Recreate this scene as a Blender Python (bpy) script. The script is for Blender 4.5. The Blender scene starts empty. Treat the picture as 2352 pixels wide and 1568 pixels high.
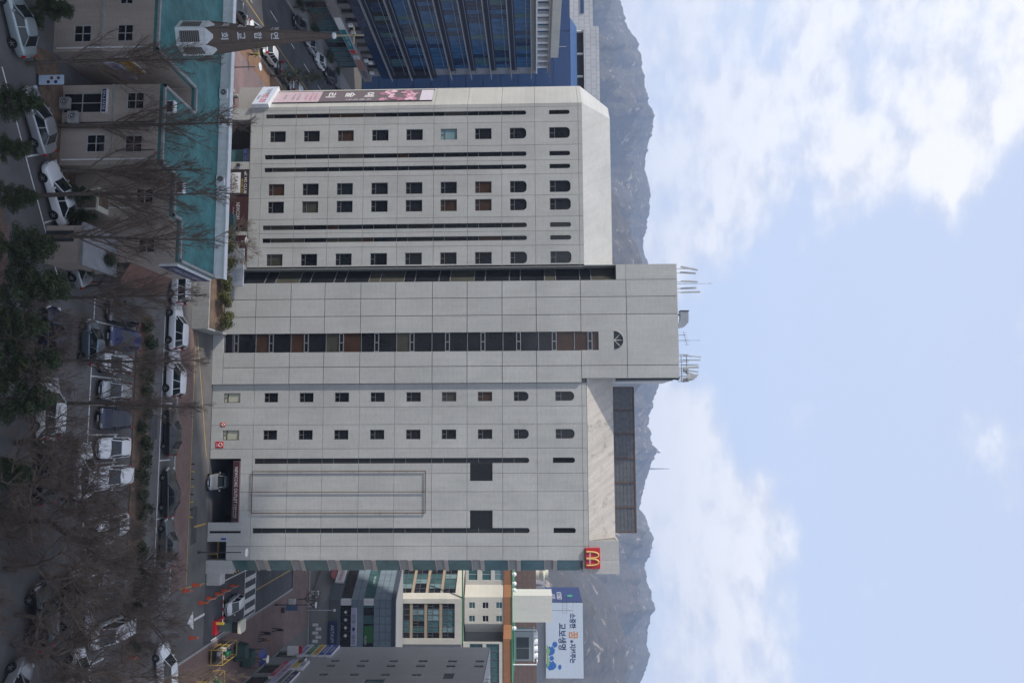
import bpy, bmesh, math, random
from mathutils import Vector, Matrix, noise
from mathutils.geometry import delaunay_2d_cdt
R = math.radians
scene = bpy.context.scene
COL = scene.collection

# ------------------------------------------------------------------ camera
# the photograph is a portrait frame stored turned a quarter clockwise, so the camera is rolled
CAM_H, YAW, PITCH, ROLL = 36.0, R(6.2), math.atan(52/1829.3), 0.0075
fw = Vector((-math.sin(YAW), math.cos(YAW), 0)); rt = Vector((math.cos(YAW), math.sin(YAW), 0)); zz = Vector((0, 0, 1))
cf = fw*math.cos(PITCH) - zz*math.sin(PITCH)
cu_ = zz*math.cos(PITCH) + fw*math.sin(PITCH)
camd = bpy.data.cameras.new('camera'); cam = bpy.data.objects.new('camera', camd); COL.objects.link(cam)
camd.sensor_fit = 'HORIZONTAL'; camd.sensor_width = 36; camd.lens = 28; camd.clip_end = 20000; camd.clip_start = 0.5
cx = (cu_ + rt*ROLL).normalized(); cy = (-rt + cu_*ROLL).normalized(); cz = cx.cross(cy)
m = Matrix((cx, cy, cz)).transposed().to_4x4(); m.translation = (0, 0, CAM_H); cam.matrix_world = m
scene.camera = cam

# ------------------------------------------------------------------ sky, sun, exposure
SUN_EL, SUN_AZ = R(38), R(21)       # light travels along +x and a little +y
world = bpy.data.worlds.new('World'); scene.world = world; world.use_nodes = True
wn, wl = world.node_tree.nodes, world.node_tree.links
wn.clear()
def N(nodes, t, **k):
    n = nodes.new(t)
    for a, b in k.items():
        if hasattr(n, a): setattr(n, a, b)
        else: n.inputs[a].default_value = b
    return n
wo = N(wn, 'ShaderNodeOutputWorld'); bg = N(wn, 'ShaderNodeBackground')
sky = N(wn, 'ShaderNodeTexSky', sky_type='NISHITA', sun_disc=False, sun_elevation=SUN_EL, sun_rotation=R(249),
        air_density=1.0, dust_density=2.2, ozone_density=1.5, altitude=100)
bg.inputs['Strength'].default_value = 0.15
tc = N(wn, 'ShaderNodeTexCoord')
def math_n(nodes, links, op, a, b=None, c=None, clamp=False):
    n = nodes.new('ShaderNodeMath'); n.operation = op; n.use_clamp = clamp
    for i, v in enumerate((a, b, c)):
        if v is None: continue
        if hasattr(v, 'links') or hasattr(v, 'is_linked'): links.new(v, n.inputs[i])
        else: n.inputs[i].default_value = v
    return n.outputs[0]
WM = lambda *a, **k: math_n(wn, wl, *a, **k)
# clouds: noise on the sky direction, thicker where banks of cumulus stand
def cloud_noise(scale, detail, rough, off):
    mp = N(wn, 'ShaderNodeMapping'); mp.inputs['Location'].default_value = off; mp.inputs['Scale'].default_value = (1, 1, 1.9)
    wl.new(tc.outputs['Generated'], mp.inputs['Vector'])
    n = N(wn, 'ShaderNodeTexNoise', Scale=scale, Detail=detail, Roughness=rough)
    wl.new(mp.outputs[0], n.inputs['Vector']); return n.outputs['Fac']
def sky_dir(px, py):                 # direction towards a point of the photograph (2352 x 1568)
    u, r = px-1176, py-784
    return (cf*1829.3 + rt*(r+ROLL*u) + cu_*(u-ROLL*r)).normalized()
def bank(px, py, rad, soft):
    d = sky_dir(px, py)
    v = N(wn, 'ShaderNodeVectorMath', operation='DISTANCE'); v.inputs[1].default_value = d
    wl.new(tc.outputs['Generated'], v.inputs[0])
    mr = N(wn, 'ShaderNodeMapRange', interpolation_type='SMOOTHSTEP'); mr.inputs[1].default_value = rad+soft; mr.inputs[2].default_value = rad-soft
    wl.new(v.outputs['Value'], mr.inputs[0]); return mr.outputs[0]
n1 = cloud_noise(6.0, 10, .58, (2.1, .4, .7))
n2 = cloud_noise(20.0, 8, .6, (0, 3.3, 1.0))
nn = WM('ADD', WM('MULTIPLY', n1, .72), WM('MULTIPLY', n2, .28))
acc = None
for b in ((1530, 1540, .15, .05), (1545, 1230, .125, .04), (1500, 1010, .075, .03), (1530, 1400, .13, .05), (1500, 1120, .11, .04), (2250, 70, .13, .05),
          (1720, 150, .17, .12), (1500, 60, .24, .12), (1480, 330, .12, .08), (1650, 380, .11, .08), (1520, 560, .07, .05), (1980, 340, .06, .05), (2190, 350, .05, .05)):
    o_ = bank(*b); acc = o_ if acc is None else WM('MAXIMUM', acc, o_)
thick = WM('ADD', nn, WM('MULTIPLY', acc, .27))
cm = N(wn, 'ShaderNodeMapRange', interpolation_type='SMOOTHSTEP'); cm.inputs[1].default_value = .56; cm.inputs[2].default_value = .80
wl.new(thick, cm.inputs[0])
mixc = N(wn, 'ShaderNodeMix', data_type='RGBA'); mixc.inputs[7].default_value = (4.0, 3.98, 4.08, 1)
veil = N(wn, 'ShaderNodeMix', data_type='RGBA'); veil.inputs[0].default_value = .75; veil.inputs[7].default_value = (2.95, 3.25, 4.0, 1)
wl.new(sky.outputs[0], veil.inputs[6])
shade = N(wn, 'ShaderNodeMapRange', interpolation_type='SMOOTHSTEP'); shade.inputs[1].default_value = .56; shade.inputs[2].default_value = .79
wl.new(WM('ADD', WM('MULTIPLY', n2, .5), WM('MULTIPLY', thick, .62)), shade.inputs[0])
cc = N(wn, 'ShaderNodeMix', data_type='RGBA'); cc.inputs[6].default_value = (3.35, 3.38, 3.62, 1); cc.inputs[7].default_value = (4.35, 4.33, 4.38, 1)
wl.new(shade.outputs[0], cc.inputs[0]); wl.new(cc.outputs[2], mixc.inputs[7])
wl.new(veil.outputs[2], mixc.inputs[6]); wl.new(cm.outputs[0], mixc.inputs[0])
wl.new(mixc.outputs[2], bg.inputs['Color']); wl.new(bg.outputs[0], wo.inputs['Surface'])

sund = bpy.data.lights.new('sun', 'SUN'); sun = bpy.data.objects.new('sun', sund); COL.objects.link(sun)
sund.energy = 2.7; sund.angle = R(1.2); sund.color = (1, .945, .87)
sdir = Vector((math.cos(SUN_AZ)*math.cos(SUN_EL), math.sin(SUN_AZ)*math.cos(SUN_EL), -math.sin(SUN_EL)))
sun.rotation_euler = sdir.to_track_quat('-Z', 'Y').to_euler(); sun.location = (-150, -60, 160)
vs = scene.view_settings; vs.view_transform = 'Standard'; vs.look = 'None'; vs.gamma = 1; vs.use_curve_mapping = False; vs.exposure = 0.72
scene.cycles.use_denoising = True
scene.cycles.max_bounces = 6; scene.cycles.diffuse_bounces = 3; scene.cycles.glossy_bounces = 3; scene.cycles.volume_bounces = 1
scene.cycles.transparent_max_bounces = 8

# ------------------------------------------------------------------ helpers
class MB:
    """collects geometry; build() links it as one mesh object"""
    def __init__(s): s.v = []; s.f = []; s.m = []
    def add(s, vs, fs, mi=0):
        o = len(s.v); s.v += [tuple(v) for v in vs]; s.f += [tuple(i+o for i in f) for f in fs]; s.m += [mi]*len(fs); return s
    def box(s, x0, x1, y0, y1, z0, z1, mi=0):
        return s.add([(x0,y0,z0),(x1,y0,z0),(x1,y1,z0),(x0,y1,z0),(x0,y0,z1),(x1,y0,z1),(x1,y1,z1),(x0,y1,z1)],
                     [(0,3,2,1),(4,5,6,7),(0,1,5,4),(1,2,6,5),(2,3,7,6),(3,0,4,7)], mi)
    def obox(s, c, a, b, d, mi=0):
        c, a, b, d = Vector(c), Vector(a), Vector(b), Vector(d)
        vs = [c+i*a+j*b+k*d for k in (-1,1) for (i,j) in ((-1,-1),(1,-1),(1,1),(-1,1))]
        return s.add(vs, [(0,3,2,1),(4,5,6,7),(0,1,5,4),(1,2,6,5),(2,3,7,6),(3,0,4,7)], mi)
    def prism(s, poly, z0, z1, mi=0, top=None):
        n = len(poly); t = top or poly
        vs = [(p[0],p[1],z0) for p in poly]+[(p[0],p[1],z1) for p in t]
        fs = [tuple(range(n-1,-1,-1)), tuple(range(n,2*n))]+[(i,(i+1)%n,n+(i+1)%n,n+i) for i in range(n)]
        return s.add(vs, fs, mi)
    def tube(s, pts, rad, n=6, mi=0, cap=True):
        pts = [Vector(p) for p in pts]
        if not isinstance(rad, (list, tuple)): rad = [rad]*len(pts)
        vs = []; fs = []; prev = None
        for i, p in enumerate(pts):
            d = (pts[min(i+1,len(pts)-1)]-pts[max(i-1,0)])
            d = d.normalized() if d.length > 1e-9 else Vector((0,0,1))
            if prev is None:
                a = d.orthogonal().normalized()
            else:
                a = prev - d*prev.dot(d)
                a = a.normalized() if a.length > 1e-6 else d.orthogonal().normalized()
            prev = a; b = d.cross(a)
            for k in range(n):
                t = 2*math.pi*k/n; vs.append(p+(a*math.cos(t)+b*math.sin(t))*rad[i])
        for i in range(len(pts)-1):
            for k in range(n):
                fs.append((i*n+k, i*n+(k+1)%n, (i+1)*n+(k+1)%n, (i+1)*n+k))
        if cap and n > 2:
            fs.append(tuple(range(n-1,-1,-1))); o = (len(pts)-1)*n; fs.append(tuple(range(o,o+n)))
        return s.add(vs, fs, mi)
    def lathe(s, c, prof, n=12, mi=0):
        c = Vector(c); vs = []; fs = []
        for (r, z) in prof:
            for k in range(n):
                t = 2*math.pi*k/n; vs.append(c+Vector((r*math.cos(t), r*math.sin(t), z)))
        for i in range(len(prof)-1):
            for k in range(n): fs.append((i*n+k, i*n+(k+1)%n, (i+1)*n+(k+1)%n, (i+1)*n+k))
        fs.append(tuple(range(n-1,-1,-1))); o = (len(prof)-1)*n; fs.append(tuple(range(o,o+n)))
        return s.add(vs, fs, mi)
    def mesh(s, name, mats, smooth=False):
        me = bpy.data.meshes.new(name); me.from_pydata(s.v, [], s.f)
        for mm in (mats if isinstance(mats, (list, tuple)) else [mats]): me.materials.append(mm)
        if any(s.m): me.polygons.foreach_set('material_index', s.m)
        if smooth: me.polygons.foreach_set('use_smooth', [True]*len(me.polygons))
        me.update(); return me
    def build(s, name, mats, parent=None, smooth=False):
        return link(name, s.mesh(name, mats, smooth), parent)
def link(name, me, parent=None):
    o = bpy.data.objects.new(name, me); COL.objects.link(o)
    if parent is not None:
        o.parent = parent
        if parent.parent is None and parent.type == 'EMPTY': o.matrix_parent_inverse = Matrix.Translation(-parent.location)
    return o
def tag(o, label=None, cat=None, group=None, kind=None):
    if label: o['label'] = label
    if cat: o['category'] = cat
    if group: o['group'] = group
    if kind: o['kind'] = kind
    return o
def thing(name, label, cat, loc=(0,0,0), group=None):
    o = bpy.data.objects.new(name, None); COL.objects.link(o); o.location = loc; o.empty_display_size = .3
    return tag(o, label, cat, group)
def struct(name, mb, mat_): return tag(mb.build(name, mat_), kind='structure')
def dup(root, loc, rz=0, label=None, group=None, scale=1.0, swap=None):
    """copy of a thing with its parts and sub-parts; swap maps material -> material per object"""
    def cp(o, par):
        c = o.copy(); COL.objects.link(c)
        if par is not None: c.parent = par; c.matrix_parent_inverse = o.matrix_parent_inverse.copy()
        if swap and c.type == 'MESH':
            for sl in c.material_slots:
                if sl.material and sl.material.name in swap:
                    mm = swap[sl.material.name]; sl.link = 'OBJECT'; sl.material = mm
        for ch in o.children: cp(ch, c)
        return c
    r = cp(root, None); r.location = loc; r.rotation_euler = (0, 0, rz); r.scale = (scale,)*3
    if label: r['label'] = label
    if group: r['group'] = group
    return r

# ------------------------------------------------------------------ materials
MATS = {}
def mat(name, c, r=.6, metal=0, var=.12, scale=2.5, bump=0, spec=.4, dirt=0, coat=0):
    if name in MATS: return MATS[name]
    mt = bpy.data.materials.new(name); mt.use_nodes = True; MATS[name] = mt
    n, l = mt.node_tree.nodes, mt.node_tree.links
    b = n['Principled BSDF']; b.inputs['Roughness'].default_value = r; b.inputs['Metallic'].default_value = metal
    b.inputs['Specular IOR Level'].default_value = spec; b.inputs['Coat Weight'].default_value = coat
    b.inputs['Base Color'].default_value = (*c, 1)
    if var or bump:
        t = N(n, 'ShaderNodeTexCoord'); ns = N(n, 'ShaderNodeTexNoise', Scale=scale, Detail=7, Roughness=.62)
        l.new(t.outputs['Object'], ns.inputs['Vector'])
        mr = N(n, 'ShaderNodeMapRange'); mr.inputs[1].default_value = .3; mr.inputs[2].default_value = .7
        mr.inputs[3].default_value = 1-var; mr.inputs[4].default_value = 1+var
        l.new(ns.outputs['Fac'], mr.inputs[0])
        f = mr.outputs[0]
        if dirt:
            mp = N(n, 'ShaderNodeMapping'); mp.inputs['Scale'].default_value = (1.6, 1.6, .12); l.new(t.outputs['Object'], mp.inputs[0])
            n3 = N(n, 'ShaderNodeTexNoise', Scale=1.3, Detail=8, Roughness=.7); l.new(mp.outputs[0], n3.inputs['Vector'])
            m3 = N(n, 'ShaderNodeMapRange'); m3.inputs[1].default_value = .42; m3.inputs[2].default_value = .75; m3.inputs[3].default_value = 1; m3.inputs[4].default_value = 1-dirt
            l.new(n3.outputs['Fac'], m3.inputs[0]); f = math_n(n, l, 'MULTIPLY', f, m3.outputs[0])
        vm = N(n, 'ShaderNodeVectorMath', operation='SCALE'); vm.inputs[0].default_value = c; l.new(f, vm.inputs['Scale'])
        l.new(vm.outputs[0], b.inputs['Base Color'])
        if bump:
            bp = N(n, 'ShaderNodeBump'); bp.inputs['Strength'].default_value = bump; bp.inputs['Distance'].default_value = .02
            n4 = N(n, 'ShaderNodeTexNoise', Scale=scale*12, Detail=4); l.new(t.outputs['Object'], n4.inputs['Vector'])
            l.new(n4.outputs['Fac'], bp.inputs['Height']); l.new(bp.outputs[0], b.inputs['Normal'])
    return mt
def tile_mat(name, c, c2, bw, bh, mortar=.012, streak=.16, rough=.45, bump=.35, patch=0):
    """small glazed tiles on vertical faces: courses along the wall, streaks of rain dirt"""
    mt = bpy.data.materials.new(name); mt.use_nodes = True; MATS[name] = mt
    n, l = mt.node_tree.nodes, mt.node_tree.links; b = n['Principled BSDF']; b.inputs['Roughness'].default_value = rough
    b.inputs['Specular IOR Level'].default_value = .35
    t = N(n, 'ShaderNodeTexCoord'); sp = N(n, 'ShaderNodeSeparateXYZ'); l.new(t.outputs['Object'], sp.inputs[0])
    u = math_n(n, l, 'ADD', sp.outputs[0], sp.outputs[1]); cb = N(n, 'ShaderNodeCombineXYZ'); l.new(u, cb.inputs[0]); l.new(sp.outputs[2], cb.inputs[1])
    br = N(n, 'ShaderNodeTexBrick'); br.offset = .5
    br.inputs['Scale'].default_value = 1; br.inputs['Brick Width'].default_value = bw; br.inputs['Row Height'].default_value = bh
    br.inputs['Mortar Size'].default_value = mortar; br.inputs['Mortar Smooth'].default_value = .3; br.inputs['Bias'].default_value = 0
    br.inputs['Color1'].default_value = (*c, 1); br.inputs['Color2'].default_value = (*[q*.93 for q in c], 1); br.inputs['Mortar'].default_value = (*c2, 1)
    l.new(cb.outputs[0], br.inputs['Vector'])
    mp = N(n, 'ShaderNodeMapping'); mp.inputs['Scale'].default_value = (1.1, .10, 1); l.new(cb.outputs[0], mp.inputs[0])
    n1 = N(n, 'ShaderNodeTexNoise', Scale=1.5, Detail=9, Roughness=.72); l.new(mp.outputs[0], n1.inputs['Vector'])
    m1 = N(n, 'ShaderNodeMapRange'); m1.inputs[1].default_value = .4; m1.inputs[2].default_value = .78; m1.inputs[3].default_value = 1; m1.inputs[4].default_value = 1-streak
    l.new(n1.outputs['Fac'], m1.inputs[0])
    n2 = N(n, 'ShaderNodeTexNoise', Scale=.22, Detail=6, Roughness=.6); l.new(t.outputs['Object'], n2.inputs['Vector'])
    m2 = N(n, 'ShaderNodeMapRange'); m2.inputs[1].default_value = .3; m2.inputs[2].default_value = .7; m2.inputs[3].default_value = .91; m2.inputs[4].default_value = 1.07
    l.new(n2.outputs['Fac'], m2.inputs[0])
    f = math_n(n, l, 'MULTIPLY', m1.outputs[0], m2.outputs[0])
    if patch:
        n5 = N(n, 'ShaderNodeTexNoise', Scale=.9, Detail=9, Roughness=.75); l.new(t.outputs['Object'], n5.inputs['Vector'])
        m5 = N(n, 'ShaderNodeMapRange'); m5.inputs[1].default_value = .55; m5.inputs[2].default_value = .68; m5.inputs[3].default_value = 1; m5.inputs[4].default_value = 1-patch
        l.new(n5.outputs['Fac'], m5.inputs[0]); f = math_n(n, l, 'MULTIPLY', f, m5.outputs[0])
    oi = N(n, 'ShaderNodeObjectInfo'); mo = N(n, 'ShaderNodeMapRange'); mo.inputs[3].default_value = .955; mo.inputs[4].default_value = 1.035; l.new(oi.outputs['Random'], mo.inputs[0]); f = math_n(n, l, 'MULTIPLY', f, mo.outputs[0])   # panels were not all fired alike
    vm = N(n, 'ShaderNodeVectorMath', operation='SCALE'); l.new(br.outputs['Color'], vm.inputs[0]); l.new(f, vm.inputs['Scale'])
    l.new(vm.outputs[0], b.inputs['Base Color'])
    bp = N(n, 'ShaderNodeBump', invert=True); bp.inputs['Strength'].default_value = bump; bp.inputs['Distance'].default_value = .015
    l.new(br.outputs['Fac'], bp.inputs['Height']); l.new(bp.outputs[0], b.inputs['Normal'])
    return mt
def paver_mat(name, c1, c2, w, h, mort, rough=.8, rot=0, big=.16):
    mt = bpy.data.materials.new(name); mt.use_nodes = True; MATS[name] = mt
    n, l = mt.node_tree.nodes, mt.node_tree.links; b = n['Principled BSDF']; b.inputs['Roughness'].default_value = rough; b.inputs['Specular IOR Level'].default_value = .2
    t = N(n, 'ShaderNodeTexCoord'); mp = N(n, 'ShaderNodeMapping'); mp.inputs['Rotation'].default_value = (0, 0, rot); l.new(t.outputs['Object'], mp.inputs[0])
    br = N(n, 'ShaderNodeTexBrick'); br.inputs['Scale'].default_value = 1; br.inputs['Brick Width'].default_value = w; br.inputs['Row Height'].default_value = h
    br.inputs['Mortar Size'].default_value = .012; br.inputs['Color1'].default_value = (*c1, 1); br.inputs['Color2'].default_value = (*c2, 1); br.inputs['Mortar'].default_value = (*mort, 1)
    l.new(mp.outputs[0], br.inputs['Vector'])
    n2 = N(n, 'ShaderNodeTexNoise', Scale=.5, Detail=9, Roughness=.7); l.new(t.outputs['Object'], n2.inputs['Vector'])
    m2 = N(n, 'ShaderNodeMapRange'); m2.inputs[1].default_value = .3; m2.inputs[2].default_value = .7; m2.inputs[3].default_value = 1-big; m2.inputs[4].default_value = 1+big
    l.new(n2.outputs['Fac'], m2.inputs[0])
    vm = N(n, 'ShaderNodeVectorMath', operation='SCALE'); l.new(br.outputs['Color'], vm.inputs[0]); l.new(m2.outputs[0], vm.inputs['Scale']); l.new(vm.outputs[0], b.inputs['Base Color'])
    return mt
tile_w = tile_mat('white_wall_tile', (.495, .492, .462), (.36, .357, .335), .45, .14, .014, .14, patch=.08)
tile_m = tile_mat('pale_mansard_tile', (.56, .51, .44), (.38, .35, .31), .3, .14, .014, .35, patch=.45)
tile_g = tile_mat('grey_mosaic_tile', (.45, .43, .41), (.27, .26, .25), .35, .22, .02, .14)
tile_c = tile_mat('cream_panel', (.60, .57, .49), (.5, .48, .42), 3, 1.3, .006, .14)
tile_b = tile_mat('brown_cladding', (.17, .115, .095), (.06, .045, .04), 2.2, 1.0, .03, .12)
tile_l = tile_mat('pale_square_cladding', (.45, .46, .48), (.2, .21, .23), 1.6, 1.15, .04, .06)
tile_ch = tile_mat('beige_church_tile', (.46, .395, .335), (.32, .27, .23), .22, .1, .012, .22)
core_dark = mat('joint_shadow_backing', (.26, .26, .25), .8, var=.05)
glass_d = mat('dark_window_glass', (.012, .013, .016), .07, var=.3, scale=.7, spec=.45)
glass_b = mat('brown_curtain_glass', (.055, .03, .02), .12, var=.3, scale=.8, spec=.4)
glass_o = mat('olive_blind_glass', (.06, .058, .045), .14, var=.2, scale=.8, spec=.4)
glass_t = mat('teal_window_glass', (.055, .12, .125), .1, var=.25, scale=.8, spec=.5)
glass_tl = mat('pale_teal_glass', (.18, .27, .28), .14, var=.15, scale=.6, spec=.5)
glass_bl = mat('blue_curtain_wall_glass', (.012, .03, .075), .06, var=.4, scale=.5, spec=.6)
glass_bp = mat('bright_blue_blind_glass', (.03, .10, .21), .14, var=.3, scale=.6, spec=.5)
frost = mat('frosted_cream_pane', (.42, .42, .32), .4, var=.1)
frame_g = mat('grey_window_frame', (.17, .17, .175), .4, .3, var=.05)
frame_c = mat('dull_white_frame', (.40, .39, .375), .5, var=.1)
frame_w = mat('white_window_frame', (.6, .6, .6), .4, var=.05)
black = mat('black_plastic', (.012, .012, .013), .5, var=0)
dark = mat('dark_opening', (.01, .01, .011), .9, var=0)
steel = mat('galvanised_steel', (.32, .33, .34), .45, .7, var=.15, scale=4)
dsteel = mat('dark_painted_steel', (.05, .052, .056), .5, .3, var=.15)
rust = mat('rusty_brown_steel', (.13, .08, .06), .7, .2, var=.3, scale=5)
white_p = mat('white_paint', (.72, .72, .71), .5, var=.08, dirt=.15)
cream_p = mat('cream_paint', (.62, .59, .48), .55, var=.06, dirt=.18)
concrete = mat('grey_concrete', (.30, .295, .285), .85, var=.16, bump=.2, dirt=.25)
teal_roof = mat('teal_roof_coating', (.05, .165, .163), .6, var=.38, scale=.7, dirt=.3)
asphalt = mat('asphalt', (.075, .075, .08), .9, var=.3, scale=.35, bump=.25, spec=.25)
asphalt2 = mat('worn_asphalt', (.12, .114, .11), .9, var=.25, scale=.3, bump=.25, spec=.25)
paver_r = paver_mat('red_brown_pavers', (.20, .135, .12), (.165, .112, .10), .4, .2, (.09, .06, .05))
paver_p = paver_mat('pink_grey_pavers', (.24, .165, .16), (.19, .15, .15), 3.0, 1.5, (.12, .09, .09), rot=.35)
paver_o = paver_mat('orange_brown_pavers', (.27, .165, .105), (.23, .14, .09), .4, .2, (.14, .09, .06))
line_w = mat('white_road_paint', (.62, .62, .60), .7, var=.25, scale=3)
line_y = mat('yellow_road_paint', (.40, .26, .07), .7, var=.3, scale=3)
bark = mat('grey_brown_bark', (.10, .08, .065), .9, var=.35, scale=4, bump=.5)
twig = mat('brown_twigs', (.15, .11, .085), .9, var=.3, scale=1.5)
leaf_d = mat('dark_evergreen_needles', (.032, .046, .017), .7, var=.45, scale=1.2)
leaf_h = mat('olive_hedge_leaves', (.12, .115, .03), .7, var=.4, scale=1.5)
leaf_b = mat('dead_brown_leaves', (.14, .07, .03), .8, var=.35, scale=2)
soil = mat('leaf_littered_soil', (.14, .095, .065), .95, var=.45, scale=1.5, bump=.6)
red_p = mat('red_sign_face', (.50, .02, .03), .4, var=.06)
yel_p = mat('yellow_sign_face', (.62, .42, .06), .4, var=.06)
navy_p = mat('navy_sign_face', (.02, .03, .10), .45, var=.08)
blue_p = mat('blue_sign_face', (.02, .06, .32), .45, var=.08)
maroon_p = mat('maroon_sign_face', (.055, .022, .022), .5, var=.1)
lav_p = mat('lavender_sign_face', (.45, .45, .58), .5, var=.08)
orange_p = mat('orange_plastic', (.50, .075, .025), .5, var=.1)
green_p = mat('green_sign_face', (.03, .22, .06), .45, var=.08)
silver_txt = mat('pale_lettering', (.62, .60, .58), .4, var=0)
# ------------------------------------------------------------------ wall helpers
class Fac:
    """a vertical wall plane: u runs to the right as seen from outside, d goes inwards"""
    def __init__(s, o, ang=0.0):
        s.o = Vector((o[0], o[1], 0)); s.U = Vector((math.cos(ang), math.sin(ang), 0)); s.D = Vector((-math.sin(ang), math.cos(ang), 0))
    def p(s, u, z, d=0): return s.o + s.U*u + s.D*d + Vector((0, 0, z))
FRONT = Fac((0, 88))
def inside(px, pz, poly):
    c = False; n = len(poly); j = n-1
    for i in range(n):
        xi, zi = poly[i]; xj, zj = poly[j]
        if (zi > pz) != (zj > pz) and px < (xj-xi)*(pz-zi)/(zj-zi)+xi: c = not c
        j = i
    return c
def rect(u0, u1, z0, z1): return [(u0, z0), (u1, z0), (u1, z1), (u0, z1)]
def arch(u0, u1, z0, z1, r, n=6):
    """opening with rounded upper corners"""
    r = min(r, (u1-u0)/2); P = [(u0, z0), (u1, z0)]
    P += [(u1-r+r*math.cos(t*math.pi/2/n), z1-r+r*math.sin(t*math.pi/2/n)) for t in range(n+1)]
    P += [(u0+r-r*math.sin(t*math.pi/2/n), z1-r+r*math.cos(t*math.pi/2/n)) for t in range(n+1)]
    out = []
    for q in P:
        if not out or (abs(out[-1][0]-q[0])+abs(out[-1][1]-q[1])) > 1e-4: out.append(q)
    return out
def panel_mb(fac, outer, holes, d0=0.0, thick=.2, mi=0, mb=None):
    pts = []; edges = []
    for poly in [outer]+holes:
        o = len(pts); pts += [Vector(q) for q in poly]; edges += [(o+i, o+(i+1) % len(poly)) for i in range(len(poly))]
    res = delaunay_2d_cdt(pts, edges, [], 0, 1e-5); V, T = res[0], res[2]
    keep = []
    for t in T:
        cx_ = sum(V[i].x for i in t)/len(t); cz_ = sum(V[i].y for i in t)/len(t)
        if inside(cx_, cz_, outer) and not any(inside(cx_, cz_, h) for h in holes):
            a, b, c = [V[i] for i in t[:3]]
            if (b-a).cross(c-a) < 0: t = t[::-1]
            keep.append(tuple(t))
    if not keep: return None
    used = sorted({i for t in keep for i in t}); ix = {v: k for k, v in enumerate(used)}
    mb = mb or MB(); n = len(used)
    vs_ = [fac.p(V[i].x, V[i].y, d0) for i in used]+[fac.p(V[i].x, V[i].y, d0+thick) for i in used]
    es = {}
    for t in keep:
        for k in range(3):
            e = (t[k], t[(k+1) % 3]); es[e] = 1
    fs = [tuple(ix[i] for i in t) for t in keep]
    fs += [(ix[b], ix[a], ix[a]+n, ix[b]+n) for (a, b) in es if (b, a) not in es]
    mb.add(vs_, fs, mi); return mb
def panel(fac, u0, u1, z0, z1, holes, parent, mat_, name='wall_panel', d0=0.0, thick=.2, gap=.016):
    mb = panel_mb(fac, rect(u0+gap, u1-gap, z0+gap, z1-gap), [h for h in holes if max(q[0] for q in h) > u0 and min(q[0] for q in h) < u1 and max(q[1] for q in h) > z0 and min(q[1] for q in h) < z1], d0, thick)
    return mb.build(name, mat_, parent) if mb else None
def bar(mb, fac, u0, u1, z0, z1, d0, d1, mi=0):
    vs_ = [fac.p(u, z, d) for d in (d0, d1) for (u, z) in ((u0, z0), (u1, z0), (u1, z1), (u0, z1))]
    return mb.add(vs_, [(0,1,2,3),(7,6,5,4),(0,4,5,1),(1,5,6,2),(2,6,7,3),(3,7,4,0)], mi)
def pane(fac, poly, d, mat_, parent, name='pane'):
    mb = MB(); mb.add([fac.p(u, z, d) for u, z in poly], [tuple(range(len(poly)))]); return mb.build(name, mat_, parent)
def window(fac, poly, parent, gm, fm, d=.14, sill=None, transom=.26, cols=1, fw_=.05, name='window', rows=()):
    """a window part (glass) with its frame as sub-part"""
    u0, u1 = min(q[0] for q in poly), max(q[0] for q in poly); z0, z1 = min(q[1] for q in poly), max(q[1] for q in poly)
    g = pane(fac, poly, d, gm, parent, name); f = MB()
    bar(f, fac, u0, u0+fw_, z0, z1-(.02 if len(poly) == 4 else .25), d-.06, d-.005); bar(f, fac, u1-fw_, u1, z0, z1-(.02 if len(poly) == 4 else .25), d-.06, d-.005)
    bar(f, fac, u0+fw_, u1-fw_, z0, z0+fw_, d-.06, d-.005)
    if len(poly) == 4: bar(f, fac, u0+fw_, u1-fw_, z1-fw_, z1, d-.06, d-.005)
    if transom:
        zt = z0+(z1-z0)*transom; bar(f, fac, u0+fw_, u1-fw_, zt-.03, zt+.03, d-.05, d-.005)
        if transom < .5: bar(f, fac, (u0+u1)/2-.025, (u0+u1)/2+.025, z0+fw_, zt-.03, d-.045, d-.005)
    for k in range(1, cols):
        uc = u0+(u1-u0)*k/cols; bar(f, fac, uc-.025, uc+.025, z0+fw_, z1-fw_, d-.055, d-.006)
    for zr in rows:
        bar(f, fac, u0+fw_, u1-fw_, z0+(z1-z0)*zr-.025, z0+(z1-z0)*zr+.025, d-.05, d-.005)
    link('window_frame', f.mesh('window_frame', fm), g)
    return g
def text(body, h, mat_, parent, fac, u, z, d=-.02, align='CENTER', width=None, bold=.0, name='lettering', ext=.008, line=1.0):
    cu = bpy.data.curves.new('t', 'FONT'); cu.body = body; cu.size = 1; cu.align_x = align; cu.align_y = 'CENTER'; cu.extrude = 0; cu.offset = bold
    cu.resolution_u = 2; cu.space_line = line
    ob = bpy.data.objects.new('t', cu); COL.objects.link(ob); bpy.context.view_layer.update()
    me = bpy.data.meshes.new_from_object(ob.evaluated_get(bpy.context.evaluated_depsgraph_get())); bpy.data.objects.remove(ob)
    xs = [v.co.x for v in me.vertices] or [0]; ys = [v.co.y for v in me.vertices] or [0]
    k = h/max(1e-6, (max(ys)-min(ys))) ; kx = k if width is None else width/max(1e-6, (max(xs)-min(xs)))
    yc = (max(ys)+min(ys))/2; xc = (max(xs)+min(xs))/2 if align == 'CENTER' else min(xs)
    for v in me.vertices: v.co = fac.p(u+(v.co.x-xc)*kx, z+(v.co.y-yc)*k, d)
    me.materials.clear(); me.materials.append(mat_); me.name = name
    return link(name, me, parent)
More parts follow.
